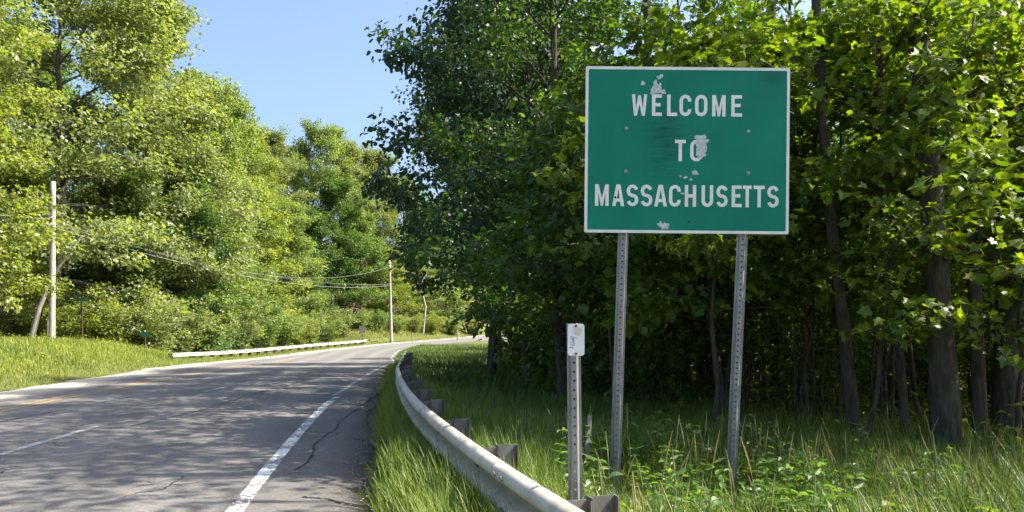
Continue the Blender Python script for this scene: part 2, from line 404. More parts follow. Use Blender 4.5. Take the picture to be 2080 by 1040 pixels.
link('gravel', mesh_np('gravel', np.concatenate(V), np.concatenate(F), M_stone), kind='stuff', label='loose crumbs of asphalt and gravel along the broken right road edge')

# ------------------------------------------------------------------ guardrails
def smooth_path(P, step):
    P = np.array(P, float); d = np.concatenate([[0], np.cumsum(np.linalg.norm(np.diff(P, axis=0), axis=1))])
    s = np.arange(0, d[-1], step)
    def ev(t): return np.stack([np.interp(t, d, P[:, k]) for k in range(P.shape[1])], -1)
    w = 1.6
    return sum(ev(np.clip(s+o, 0, d[-1])) for o in np.linspace(-w, w, 7))/7
prof_n = [.004, .020, .045, .068, .080, .084, .081, .070, .045, .020, .003, 0]
prof_z = [.156, .158, .151, .136, .118, .097, .076, .060, .042, .024, .008, 0]
WN = np.array(prof_n+prof_n[-2::-1]); WZ = np.array(prof_z+[-z for z in prof_z[-2::-1]])
def rail_section(P, off, zc, m, parent, t=.004, name='rail_panel', tilt=0, beam=1.0):
    P = np.asarray(P); T = np.gradient(P, axis=0); T /= np.linalg.norm(T, axis=1)[:, None]
    N = np.stack([-T[:, 1], T[:, 0]], -1)*tilt
    n = len(P); k = len(WN)
    prn = np.concatenate([WN, (WN-t)[::-1]])+off; prz = np.concatenate([WZ, WZ[::-1]])
    V = np.zeros((n, 2*k, 3))
    V[:, :, :2] = P[:, None, :]+N[:, None, :]*prn[None, :, None]
    V[:, :, 2] = zc(P)[:, None]+prz*beam
    K = 2*k; i, j = np.meshgrid(np.arange(n-1), np.arange(K), indexing='ij'); j2 = (j+1) % K
    F = np.stack([i*K+j, i*K+j2, (i+1)*K+j2, (i+1)*K+j], -1).reshape(-1, 4)
    F = np.concatenate([F]); ci = np.arange(k-1); cq = np.stack([ci, ci+1, K-2-ci, K-1-ci], -1); caps = [cq, cq[:, ::-1]+(n-1)*K]
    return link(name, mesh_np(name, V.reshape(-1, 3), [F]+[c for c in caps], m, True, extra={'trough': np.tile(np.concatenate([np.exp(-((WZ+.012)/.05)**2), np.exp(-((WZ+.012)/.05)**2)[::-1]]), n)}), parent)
def guardrail(label, path, side, zc_off, seg, post_step, m, post_h=.72, bolts=True, detail=True, first=.6, beam=1.0):
    root = thing('guardrail', label, 'guardrail', (0, 0, 0))
    P = smooth_path(path, .19)
    zc = lambda Q: gz(Q[:, 0], Q[:, 1])*0+prof(Q[:, 1])+zc_off
    ns = int(seg/.19); idx = 0; k = 0
    while idx < len(P)-3:
        a = P[idx:idx+ns+2]
        if len(a) < 3: break
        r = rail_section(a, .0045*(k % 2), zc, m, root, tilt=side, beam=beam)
        if bolts and idx+ns < len(P)-2 and idx < 40*5:
            for dz in (.098, -.098):
                for ds in (-.09, .09):
                    q = P[min(idx+ns, len(P)-2)]; q2 = P[min(idx+ns+1, len(P)-1)]; t = (q2-q)/np.linalg.norm(q2-q); nn = np.array([-t[1], t[0]])*side
                    c = q+t*ds; z = float(prof(q[1]))+zc_off+dz
                    ctr = np.array([c[0]+nn[0]*.088, c[1]+nn[1]*.088, z+.002])
                    ang = np.linspace(0, 6.283, 10, endpoint=False)
                    b = MB()                              # lapped joint with slotted bolts
                    V = [ctr+np.array([t[0]*math.cos(u)*.030, t[1]*math.cos(u)*.030, math.sin(u)*.016]) for u in ang]
                    V += [p+np.array([nn[0]*.010, nn[1]*.010, 0]) for p in V]
                    b.add(np.array(V), [tuple(range(10, 20))]+[(u, (u+1) % 10, 10+(u+1) % 10, 10+u) for u in range(10)])
                    b.build('splice_bolt', M_bolt, r)
        idx += ns; k += 1
    s = first
    Ls = .19*len(P)
    while s < Ls:
        ii = min(int(s/.19), len(P)-2); q = P[ii]; t = P[ii+1]-P[ii]; t /= np.linalg.norm(t); nn = -np.array([-t[1], t[0]])*side   # away from traffic
        z0 = float(prof(q[1]))
        M = Matrix(((nn[0], t[0], 0, q[0]), (nn[1], t[1], 0, q[1]), (0, 0, 1, z0), (0, 0, 0, 1)))
        b = MB()
        top = post_h+rng.normal(0, .012)
        def ibeam(n0, n1, z0_, z1_):
            b.box(n0, n0+.007, -.05, .05, z0_, z1_, M); b.box(n1-.007, n1, -.05, .05, z0_, z1_, M); b.box(n0+.007, n1-.007, -.004, .004, z0_, z1_, M)
        ibeam(.002, .150, top-.34, top-.01); 
        b.build('blockout', M_ibeam, root)
        b = MB(); ibeam(.152, .305, -.35, top+.005); b.build('post', M_ibeam, root)
        if detail:
            b = MB(); b.tube([M @ Vector((-.012, 0, zc_off)), M @ Vector((.004, 0, zc_off))], [.016, .016], 8); b.build('bolt', M_rust, root)
        s += post_step
    return root
NEAR = [(2.25, -2.2), (1.38, .6), (.42, 3.63), (.13, 4.5), (-.23, 5.84), (-.73, 7.8), (-1.17, 9.7), (-1.89, 13.6), (-2.60, 18.1), (-3.15, 22.5), (-3.85, 28), (-4.5, 33), (-4.9, 37)]
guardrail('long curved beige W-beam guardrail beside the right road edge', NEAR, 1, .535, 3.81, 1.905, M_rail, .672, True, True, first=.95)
FAR = [(-19.6, 45), (-20.1, 55), (-19.9, 65), (-19.0, 76), (-17.7, 84), (-16.9, 88.5), (-16.9, 92)]
guardrail('pale guardrail on the far left outside of the bend', FAR, -1, .40, 3.81, 1.905, M_rail_far, .50, False, False, first=.5, beam=.72)

# ------------------------------------------------------------------ U-channel posts and signs
HATX = [-.046, -.030, -.017, .017, .030, .046]
HATY = [.030, .030, 0, 0, .030, .030]
def u_post(H, w=1.0, hole_step=.0254, hole_r=.0078):
    """hat-section post, web towards -Y with real round holes; local base at z=0"""
    b = MB(); t = .003
    X_ = [x*w for x in HATX]; Y_ = [y*w for y in HATY]
    for a, c in ((0, 1), (1, 2), (3, 4), (4, 5)):
        x0, x1, y0, y1 = X_[a], X_[c], Y_[a], Y_[c]
        b.add([(x0, y0, 0), (x1, y1, 0), (x1, y1, H), (x0, y0, H), (x0, y0+t, 0), (x1, y1+t, 0), (x1, y1+t, H), (x0, y0+t, H)],
              [(0, 1, 2, 3), (7, 6, 5, 4), (3, 2, 6, 7), (0, 3, 7, 4), (1, 5, 6, 2)])
    xa, xb = X_[2], X_[3]; z = 0
    while z+hole_step*2 <= H+1e-6:
        c = z+hole_step; k = 8
        ang = [math.pi/8+i*math.pi/4 for i in range(k)]
        inner = [(math.cos(u)*hole_r*w, 0, c+math.sin(u)*hole_r*w) for u in ang]
        hz = hole_step
        outer = []
        for u in ang:
            cx, sz = math.cos(u), math.sin(u); s = max(abs(cx)/(xb), abs(sz)/hz); outer.append((cx/s, 0, c+sz/s))
        V = inner+outer; Fc = [(i, (i+1) % k, k+(i+1) % k, k+i) for i in range(k)]
        # corners of the tile
        V += [(xb, 0, c+hz), (xa, 0, c+hz), (xa, 0, c-hz), (xb, 0, c-hz)]
        Fc += [(k+0, 16, k+1), (k+2, 17, k+3), (k+4, 18, k+5), (k+6, 19, k+7)]
        V += [(x, t, zz) for x, y, zz in inner]
        Fc += [(i, 20+i, 20+(i+1) % k, (i+1) % k) for i in range(k)]
        b.add(V, Fc); z += 2*hole_step
    return b
S = 7.1/1600.0                                   # metres per photo pixel in the plane of the big sign
def panel_xy(px, py): return ((px-1395.0)*S, (306.0-py)*S)

sign = thing('welcome_sign', 'large green road sign reading Welcome to Massachusetts on two metal posts', 'road sign', ((1395-1040)*S, 7.1, gzf(1.6, 7.1)))
zc = 1.6+(660-306)*S-sign.location.z
W2, H2 = 207.0*S, 168.5*S
pan = bpy.data.objects.new('panel', None)
def rounded(w, h, r, k=5):
    out = []
    for cx, cz, a0 in ((w-r, h-r, 0), (-w+r, h-r, 90), (-w+r, -h+r, 180), (w-r, -h+r, 270)):
        for i in range(k): a = math.radians(a0+90*i/(k-1)); out.append((cx+r*math.cos(a), cz+r*math.sin(a)))
    return out
def plate(b, outline, y0, y1):
    n = len(outline); V = [(x, y0, z) for x, z in outline]+[(x, y1, z) for x, z in outline]
    b.add(V, [tuple(range(n))[::-1], tuple(range(n, 2*n))]+[(i, (i+1) % n, n+(i+1) % n, n+i) for i in range(n)])
b = MB(); plate(b, rounded(W2, H2, .015), -.002, .003)
panel = b.build('panel', M_green, sign, loc=(0, -.012, zc)); panel.rotation_euler = (0, math.radians(.55), 0)
# white border band: strip ring just proud of the sheeting
b = MB(); o1 = rounded(W2, H2, .015); o2 = rounded(W2-.026, H2-.026, .012); n = len(o1)
b.add([(x, -.0032, z) for x, z in o1]+[(x, -.0032, z) for x, z in o2], [(i, n+i, n+(i+1) % n, (i+1) % n) for i in range(n)])
b.build('border', M_letter, panel)

# letters: outlines in a unit box (0..1 wide, 0..1 high); s = stroke in each direction
def strip(P, w):
    """ribbon of width w along polyline P (true units), mitred"""
    P = np.array(P, float); T = np.gradient(P, axis=0); T /= np.linalg.norm(T, axis=1)[:, None]
    N = np.stack([-T[:, 1], T[:, 0]], -1)*w/2
    n = len(P); V = np.concatenate([P+N, P-N]); F = [(i, n+i, n+i+1, i+1) for i in range(n-1)]
    return V, F
def arc(cx, cz, rx, rz, a0, a1, k=10):
    return [(cx+rx*math.cos(math.radians(a)), cz+rz*math.sin(math.radians(a))) for a in np.linspace(a0, a1, k)]
def glyph(ch, w, h, s):
    """list of (verts2d, faces)"""
    if ch == 'E':
        m0, m1 = h/2-s/2+.02*h, h/2+s/2+.02*h; q = .86*w
        V = [(0, 0), (w, 0), (w, s), (s, s), (s, m0), (q, m0), (q, m1), (s, m1), (s, h-s), (w*.98, h-s), (w*.98, h), (0, h)]
        return [(V, [(0, 1, 2, 3), (0, 3, 4, 7, 8, 11), (4, 5, 6, 7), (8, 9, 10, 11)])]
    if ch == 'L':
        return [([(0, 0), (w, 0), (w, s), (s, s), (s, h), (0, h)], [(0, 1, 2, 3), (0, 3, 4, 5)])]
    if ch == 'T':
        a, c = w/2-s/2, w/2+s/2
        return [([(a, 0), (c, 0), (c, h-s), (w, h-s), (w, h), (0, h), (0, h-s), (a, h-s)], [(0, 1, 2, 7), (7, 2, 3, 4, 5, 6)])]
    if ch == 'H':
        m0, m1 = h/2-s/2, h/2+s/2
        return [([(0, 0), (s, 0), (s, m0), (w-s, m0), (w-s, 0), (w, 0), (w, h), (w-s, h), (w-s, m1), (s, m1), (s, h), (0, h)],
                 [(0, 1, 2, 9, 10, 11), (2, 3, 8, 9), (4, 5, 6, 7, 8, 3)])]
    if ch == 'M':
        c = w/2
        return [([(0, 0), (s, 0), (s, h*.62), (c-.32*s, 0), (c+.32*s, 0), (w-s, h*.62), (w-s, 0), (w, 0), (w, h), (w-s*1.05, h), (c, h*.36), (s*1.05, h), (0, h)],
                 [(0, 1, 2, 11, 12), (2, 3, 10, 11), (3, 4, 10), (4, 5, 9, 10), (5, 6, 7, 8, 9)])]
    if ch == 'W':
        c = w/2; k = s*.95
        return [([(0, h), (k, h), (w*.25+.10*k, h*.33), (c-.42*k, h*.95), (c+.42*k, h*.95), (w*.75-.10*k, h*.33), (w-k, h), (w, h), (w*.75+.5*k, 0), (w*.75-.42*k, 0), (c, h*.55), (w*.25+.42*k, 0), (w*.25-.5*k, 0)],
                 [(0, 12, 2, 1), (12, 11, 2), (2, 11, 10, 3), (3, 10, 4), (4, 10, 9, 5), (9, 8, 5), (5, 8, 7, 6)])]
    if ch == 'A':
        c = w/2; k = s*1.02; e = .62*s
        xin = lambda z: k+(c-k)*z/(h*.78)      # inner edge of left leg
        z0, z1 = h*.2, h*.2+s*.95
        V = [(0, 0), (k, 0), (xin(z0), z0), (xin(z1), z1), (c, h*.78), (w-xin(z1), z1), (w-xin(z0), z0), (w-k, 0), (w, 0), (c+e, h), (c-e, h)]
        return [(V, [(0, 1, 2, 3, 4, 10), (4, 9, 10), (4, 5, 6, 7, 8, 9), (2, 6, 5, 3)])]
    r = min(w/2-s/2, h/2-s/2)*1.0; q = s/2
    rz = r*1.08
    if ch == 'O':
        P = arc(w/2, h-q-rz, r, rz, 0, 180)+arc(w/2, q+rz, r, rz, 180, 360); P.append(P[0])
        V, F_ = strip(P, s); return [(V, F_)]
    if ch == 'C':
        P = arc(w/2, h-q-rz, r, rz, -8, 180, 12)+arc(w/2, q+rz, r, rz, 180, 368, 12)
        V, F_ = strip(P, s); return [(V, F_)]
    if ch == 'U':
        P = [(q, h), (q, h*.6)]+arc(w/2, q+rz, r, rz, 180, 360, 12)+[(w-q, h*.6), (w-q, h)]
        V, F_ = strip(P, s); return [(V, F_)]
    if ch == 'S':
        hm = (h-s)/4.0
        P = arc(w/2, h-q-hm, r, hm, 15, 180, 10)+arc(w/2, h-q-hm, r, hm, 198, 250, 4)+[(w/2, h/2)]+arc(w/2, q+hm, r, hm, 70, 0, 5)+arc(w/2, q+hm, r, hm, -18, -165, 10)
        V, F_ = strip(P, s); return [(V, F_)]
WORDS = [('WELCOME', 193.5, 237, [(1282, 1313), (1322.7, 1343), (1353.5, 1374), (1378.5, 1402.5), (1410, 1435), (1444.6, 1472), (1483.5, 1505.5)]),
         ('TO', 285, 328.5, [(1370, 1392), (1401, 1426)]),
         ('MASSACHUSETTS', 376.5, 420.5, [(1209, 1237), (1244, 1268.5), (1273, 1297), (1301.5, 1325.5), (1329, 1355), (1359, 1383), (1391, 1414), (1425, 1448.5), (1455, 1478), (1486, 1506.5), (1508.5, 1526.5), (1530.5, 1553), (1558, 1581.5)])]
for wi, (word, y0, y1, xs) in enumerate(WORDS):
    for ch, (xa, xb) in zip(word, xs):
        w = (xb-xa)*S; h = (y1-y0)*S; b = MB()
        px0, pz0 = panel_xy(xa, y1)
        for V, Fc in glyph(ch, w, h, .0305):
            b.add([(px0+x, -.0034, pz0+z) for x, z in V], Fc)
        o = b.build('letter', M_letter, panel)
def blob(b, px, py, rx, ry, seed, y, k=36, rough=.42):
    r_ = np.random.default_rng(seed); cx, cz = panel_xy(px, py)
    th = np.arange(k)*6.283/k; rad = 1+sum(r_.normal(0, rough*.8/q**.7)*np.sin(q*th+r_.uniform(0, 6.28)) for q in (1, 2, 3, 4, 5, 7))+r_.normal(0, .09, k); rad = np.clip(rad, .3, 1.7)
    V = [(cx+rx*S*rad[i]*math.cos(6.283*i/k), y, cz+ry*S*rad[i]*math.sin(6.283*i/k)) for i in range(k)]+[(cx, y, cz)]
    b.add(V, [(k, (i+1) % k, i) for i in range(k)])
for k_, specs in enumerate(([(1331, 184, 11, 11, 1), (1343, 188, 8, 4, 2), (1327, 172, 4, 6, 3)], [(1338, 159, 5, 5, 4)], [(1303, 171, 4.5, 4.5, 5)], [(1338, 174, 3, 3, 6)],
             [(1423, 300, 12, 22, 7), (1422, 279, 10, 7, 8), (1428, 288, 10, 6, 9)], [(1413, 351, 7, 4, 10)], [(1392, 361, 4, 2.5, 11)], [(1382, 359, 2, 2, 12)], [(1404, 366, 2.2, 2.5, 13)], [(1346, 458, 9, 8, 14)], [(1390, 393, 7, 1.6, 15)])):
    b = MB()
    for q_, s_ in enumerate(specs): blob(b, *s_, y=-.0042-.0004*q_-.00002*k_)
    b.build('peeled_patch', M_peel, panel)
b = MB(); blob(b, 1400, 451, 2.6, 2.6, 20, -.0046, 10, .1); b.build('hole', M_dark, panel)
b = MB(); blob(b, 1250.5, 403, 2.4, 2.4, 21, -.0046, 10, .1); b.build('hole', M_dark, panel)
for px, py in ((1271, 263), (1519, 267), (1271, 350), (1519, 351)):
    b = MB(); x, z = panel_xy(px, py)
    b.tube([(x, -.002, z), (x, -.005, z)], [.017, .016], 12); b.tube([(x, -.005, z), (x, -.014, z)], [.010, .009], 6)
    b.build('bolt', M_bolt, panel, smooth_shade=False)
for pxt, pyt, pxb, pyb in ((1267, 476, 1250, 985), (1511, 478, 1488, 992)):
    xt = (pxt-1395)*S; xb = (pxb-1395)*S
    zb = 1.6+(660-pyb)*S-sign.location.z; zt = 1.6+(660-pyt)*S-sign.location.z
    lean = math.atan2(xt-xb, zt-zb)
    o = u_post(3.9, 1.05).build('post', M_post, sign)
    zl = -.12; o.location = (xb+(zl-zb)*math.tan(lean), .045, zl); o.rotation_euler = (0, lean, math.radians(-9))
# upper part of posts is hidden behind the panel: trim by keeping them just under the panel top

mk = thing('marker_sign', 'small blank white plate with scrawled ink on a perforated metal post behind the guardrail', 'marker sign', (.365, 4.42, gzf(.365, 4.42)))
zz = mk.location.z; s4 = 4.42/1600
b = u_post(1.6+(660-660)*s4-zz+.26, .86); o = b.build('post', M_post, mk, loc=(0, 0, -.25)); o.rotation_euler = (0, math.radians(-.6), math.radians(-4))
pz = 1.6+(660-690)*s4-zz
b = MB(); plate(b, rounded(17.0*s4, 32.5*s4, .016), -.003, .001)
pl = b.build('plate', M_plate, mk, loc=(-.006, -.004, pz))
for dz in (28*s4, -28*s4):
    b = MB(); b.tube([(0, -.003, dz), (0, -.009, dz)], [.0075, .0065], 8); b.build('bolt', M_rust, pl)
b = MB(); a = np.linspace(0, 6.283, 18, endpoint=False)
b.add([(.010+.022*math.cos(u)*(1+.08*math.sin(3*u)), -.0036, .046+.024*math.sin(u)) for u in a], [tuple(range(18))[::-1]]); b.build('faded_sticker', M_tan, pl)
b = MB(); r_ = np.random.default_rng(3)
def scr(P, w=.0032, y=-.0039):
    V, Fc = strip(P, w); b.add([(x, y, z) for x, z in V], [f[::-1] for f in Fc])
scr([(-.034, .014), (-.02, .016), (-.008, .012), (.004, .008)], y=-.0038); scr([(-.026, .010), (-.016, -.004), (-.012, -.016)], .005, -.0040); scr([(-.012, .012), (-.014, -.008), (-.010, -.028), (-.013, -.036)], .0042, -.0042)
scr([(-.034, -.012), (-.026, -.016), (-.018, -.010)], y=-.0044); scr([(-.034, -.026), (-.026, -.030), (-.019, -.022), (-.022, -.036)], y=-.0046); scr([(-.035, -.046), (-.026, -.040), (-.018, -.048), (-.016, -.042)], .004, -.0048)
b.build('scrawl', M_ink, pl)

# ------------------------------------------------------------------ utility poles and wires
def utility_pole(label, x, y, H, r0, r1, lean):
    z = gzf(x, y)
    root = thing('utility_pole', label, 'utility pole', (x, y, z), 0, 'wooden utility poles on the left of the road')
    n = 12; zs = np.linspace(-.5, H, n); P = np.stack([lean*zs, 0*zs, zs], -1)
    b = MB(); b.tube(P, np.linspace(r0, r1, n)*(1+.02*np.sin(zs*3)), 14); b.build('shaft', M_wood, root, True)
    return root, z
NPX, NPY, FPX, FPY = -25.7, 44.0, -14.7, 96.0
p1, z1 = utility_pole('near pale wooden utility pole standing on the grass bank', NPX, NPY, 9.1, .185, .125, .009)
p2, z2 = utility_pole('distant thin wooden utility pole beyond the far guardrail', FPX, FPY, 10.0, .20, .13, -.022)
def bracket(root, h, lean, side):
    b = MB(); b.box(lean*h-.19*0-.2, lean*h+.05, -.22, -.12, h-.05, h+.05); b.build('bracket', M_dark, root)
    b = MB(); b.tube([(lean*h, -.17, h+.02), (lean*h, -.17, h+.18)], [.05, .035], 8); b.build('insulator', M_bolt, root, True)
for h in (6.95, 6.6): bracket(p1, h-.35+.35, .009, 1)
for h in (9.2, 6.95): bracket(p2, h, -.022, 1)
def wire(label, A, B, sag, r=.022):
    A = np.array(A); B = np.array(B); t = np.linspace(0, 1, 40)[:, None]
    P = A*(1-t)+B*t; P[:, 2] -= 4*sag*(t*(1-t))[:, 0]
    b = MB(); b.tube(P, np.full(40, r), 5)
    o = b.build('utility_wire', M_wire, None, True); o['label'] = label; o['category'] = 'wire'; o['group'] = 'overhead wires between the poles'
nt = z1
wire('upper wire sagging between the two utility poles', (NPX+.06, NPY-.17, nt+6.97), (FPX-.2, FPY-.17, z2+9.2), 2.2, .014)
wire('thick lowest cable sagging between the two utility poles', (NPX+.06, NPY-.17, nt+6.55), (FPX-.15, FPY-.17, z2+6.95), 1.35, .020)
wire('middle cable just above the lowest one between the poles', (NPX+.06, NPY-.17, nt+6.75), (FPX-.15, FPY-.17, z2+7.15), 1.15, .012)
wire('upper thin wire leaving the near pole towards the left', (NPX+.06, NPY-.17, nt+6.97), (-43, 12, 7.9), .5, .020)
wire('lower pale cable leaving the near pole towards the left', (NPX+.06, NPY-.17, nt+6.6), (-43, 12, 7.0), .55, .030)
wire('wire running on from the distant pole behind the right trees', (FPX-.2, FPY-.17, z2+9.2), (8, 148, 9), 1.2, .022)

# ------------------------------------------------------------------ small far signs and stakes
def small_sign(name, label, x, y, h, pw, ph, mp_, mpost, dark=False, zoff=0, diamond=False):
    z = gzf(x, y)
    root = thing(name, label, 'road sign', (x, y, z+zoff))
    b = MB(); b.box(-.035, .035, 0, .05, -.2, h); b.build('post', mpost, root)
    b = MB(); plate(b, rounded(pw/2, ph/2, .03), -.012, -.002); o = b.build('plate', mp_, root, loc=(0, 0, h-ph*.4))
    return root
small_sign('street_sign', 'dark green street name plate on a brown post below the oak', -26.2, 48, 3.1, .60, .17, M_teal, M_brown)
small_sign('street_sign', 'small bright green plate among the bushes behind the bank', -21.9, 47, 1.15, .55, .22, M_teal, M_brown)
small_sign('traffic_sign', 'grey back of a traffic sign behind the far guardrail', -15.7, 82.5, 2.05, .62, .72, M_alu, M_dark)
def stake(label, x, y, h):
    root = thing('wooden_stake', label, 'stake', (x, y, gzf(x, y)))
    b = MB(); V, Fc = tube([(0, 0, -.2), (.02, 0, h*.5), (.0, .02, h)], [.10, .09, .075], 7); b.add(V, Fc); b.f.append(list(range(14, 21))); b.build('shaft', M_bark_pale, root)
stake('short pale wooden stub on the sunny verge beyond the distant pole', -12.4, 98, 1.1)
stake('dark stake at the edge of the far verge beside the woods', -7.2, 104, 1.3)
b = MB(); b.box(-.022, .022, -.008, .008, -.2, .82)
o = thing('steel_post', 'bare dark steel post standing in the grass behind the marker sign', 'post', (.62, 7.0, gzf(.62, 7.0)))
b.build('shaft', M_ibeam, o); o.rotation_euler = (0, math.radians(6), .5)

# ------------------------------------------------------------------ foliage generators
def tmpl_maple():
    half = [(.30, -.04), (.50, .10), (.36, .29), (.62, .53), (.29, .58)]
    out = [(0, 0)]+half+[(0, 1.0)]+[(-x, y) for x, y in half[::-1]]
    V = [(0, .36, 0)]+[(x, y, .30*abs(x)-.18*y*y) for x, y in out]
    n = len(out); F_ = [(0, 1+i, 1+(i+1) % n) for i in range(n)]
    return np.array(V, float), np.array(F_)
def tmpl_rhomb(w=.34): return np.array([(0, 0, 0), (w, .45, .08), (0, 1, -.12), (-w, .45, .08)], float), np.array([(0, 1, 2), (0, 2, 3)])
def tmpl_oval(w=.28): return np.array([(0, 0, 0), (w*.8, .3, .10), (w*.75, .65, .06), (0, 1, -.15), (-w*.75, .65, .06), (-w*.8, .3, .10), (0, .45, 0)], float), np.array([(0, 1, 6), (1, 2, 6), (2, 3, 6), (3, 4, 6), (4, 5, 6), (5, 0, 6)])
HEART = tmpl_oval(.46)
MAPLE, RHOMB, OVAL = tmpl_maple(), tmpl_rhomb(.42), tmpl_oval()
def leaf_cloud(P, D, N, S_, tm, r_):
    tv, tf = tm
    D = D/(np.linalg.norm(D, axis=1)[:, None]+1e-9); N = N-D*np.sum(N*D, 1)[:, None]; N /= np.linalg.norm(N, axis=1)[:, None]+1e-9
    Xv = np.cross(D, N)*r_.uniform(.65, 1.15, len(D))[:, None]; N = N*r_.uniform(-.6, 2.2, len(D))[:, None]
    V = P[:, None, :]+S_[:, None, None]*(tv[None, :, 0, None]*Xv[:, None, :]+tv[None, :, 1, None]*D[:, None, :]+tv[None, :, 2, None]*N[:, None, :])
    k = len(tv); F_ = (np.arange(len(P))[:, None, None]*k+tf[None]).reshape(-1, 3)
    tone = np.repeat(np.clip(r_.normal(.5, .22, len(P)), 0, 1), k)
    return V.reshape(-1, 3), F_, tone
def cluster_leaves(centers, r_, per, cr, flat, leaf, tm, up=.7, droop=.35, name='crown', outward=None):
    c = np.asarray(centers); n = len(c)
    cnt = np.maximum(1, r_.poisson(per, n)); idx = np.repeat(np.arange(n), cnt); N_ = len(idx)
    off = r_.normal(0, 1, (N_, 3)); off /= np.linalg.norm(off, axis=1)[:, None]; rad = r_.uniform(0, 1, N_)**.5
    crs = cr*r_.uniform(.65, 1.3, n)[idx]
    P = c[idx]+off*rad[:, None]*crs[:, None]*np.array([1, 1, flat])
    Nn = off*.45+np.array([0, 0, up])+r_.normal(0, .42, (N_, 3))
    D = off*np.array([1, 1, .3])+r_.normal(0, .5, (N_, 3))+np.array([0, 0, -droop])
    if outward is not None: D += outward[idx]*.6; Nn += outward[idx]*.25
    S_ = leaf*r_.uniform(.45, 1.3, N_)
    ct = r_.normal(0, .10, n)[idx]
    V, F_, tone = leaf_cloud(P, D, Nn, S_, tm, r_)
    tone = np.clip(tone+np.repeat(ct, len(tm[0])), 0, 1)
    return mesh_np(name, V, F_, M_leaf, False, tone)
def tree_proto(seed, H, cb, R, tr, nl, tm, leaf, per, cr, flat=.6, wander=.02, sub=5, top=.93, elev=(.1, 1.1), bark=None, skew=.35, sides=9, droop=.35):
    r_ = np.random.default_rng(seed); bark = bark or M_bark
    n = 12; zs = np.concatenate([[-.3], np.linspace(0, H*top, n)]); w = np.cumsum(r_.normal(0, wander*H/n*2, (n+1, 2)), axis=0); w[:2] = 0
    P = np.stack([w[:, 0], w[:, 1], zs], -1); t = np.clip(zs/(H*top), 0, 1); R_ = tr*(1-.9*t)+.25*tr*np.exp(-np.maximum(zs, 0)/.35)
    V, F_ = tube(P, R_, sides, r_.uniform(.9, 1.1, (n+1, sides))); trunk = mesh_np('trunk', V, F_, bark, True)
    bv, bf, nb = [], [], 0; cen, outw = [], []
    u0 = cb/H
    for i in range(nl):
        f = (i+.5)/nl; tt = u0+(top-.02-u0)*f; z = tt*H
        p0 = np.array([np.interp(z, zs, P[:, 0]), np.interp(z, zs, P[:, 1]), z])
        ww = math.sqrt(max(.05, 1-((f-skew)/(1.02-skew if f > skew else .85))**2)); L = R*ww*r_.uniform(.7, 1.15)
        az = i*2.39996+r_.normal(0, .35); el = elev[0]+(elev[1]-elev[0])*f+r_.normal(0, .15)
        d = np.array([math.cos(az)*math.cos(el), math.sin(az)*math.cos(el), math.sin(el)])
        k = 6; s = np.linspace(0, 1, k); side = np.array([-math.sin(az), math.cos(az), 0])
        Q = p0+s[:, None]*L*d+(s**2)[:, None]*np.array([0, 0, -.10*L])+np.sin(s*5+r_.uniform(0, 6))[:, None]*side*.05*L*s[:, None]+r_.normal(0, .02*L, (k, 3))*s[:, None]
        rr = np.interp(z, zs, R_)*.5; rad = np.maximum(rr*(1-s)**.8, .010)
        V, F_ = tube(Q, rad, 5); bv.append(V); bf.append(F_+nb); nb += len(V)
        for q in np.linspace(.45, 1, 4):
            cen.append([np.interp(q, s, Q[:, a]) for a in range(3)]); outw.append(d)
        for j_ in range(sub):
            q = r_.uniform(.3, .95); p1_ = np.array([np.interp(q, s, Q[:, a]) for a in range(3)]); az2 = az+r_.choice([-1, 1])*r_.uniform(.5, 1.3); el2 = el*.6+r_.normal(.15, .3)
            L2 = L*(.55-.3*q)+.25*R*.5; d2 = np.array([math.cos(az2)*math.cos(el2), math.sin(az2)*math.cos(el2), math.sin(el2)])
            s2 = np.linspace(0, 1, 4); Q2 = p1_+s2[:, None]*L2*d2+(s2**2)[:, None]*np.array([0, 0, -.12*L2])
            V, F_ = tube(Q2, np.maximum(.4*np.interp(q, s, rad)*(1-s2), .006), 3); bv.append(V); bf.append(F_+nb); nb += len(V)
            for q2 in (.4, .7, 1.0):
                cen.append([np.interp(q2, s2, Q2[:, a]) for a in range(3)]); outw.append(d2)
    branches = mesh_np('branches', np.concatenate(bv), np.concatenate(bf), bark, True)
    crown = cluster_leaves(cen, r_, per, cr, flat, leaf, tm, outward=np.array(outw), droop=droop)
    return dict(trunk=trunk, branches=branches, crown=crown, H=H)
def place(proto, name, label, x, y, H=None, rot=0, wide=1.0, color=(.08, .13, .03), group=None, cat='tree', lean=(0, 0), bark=None):
    s = (H or proto['H'])/proto['H']
    root = thing(name, label, cat, (x, y, gzf(x, y)), 0, group, (s*wide, s*wide, s))
    root.rotation_euler = (lean[0], lean[1], rot)
    for k_ in ('trunk', 'stems', 'branches', 'crown'):
        if k_ in proto: link(k_, proto[k_], root, color=color)
    return root
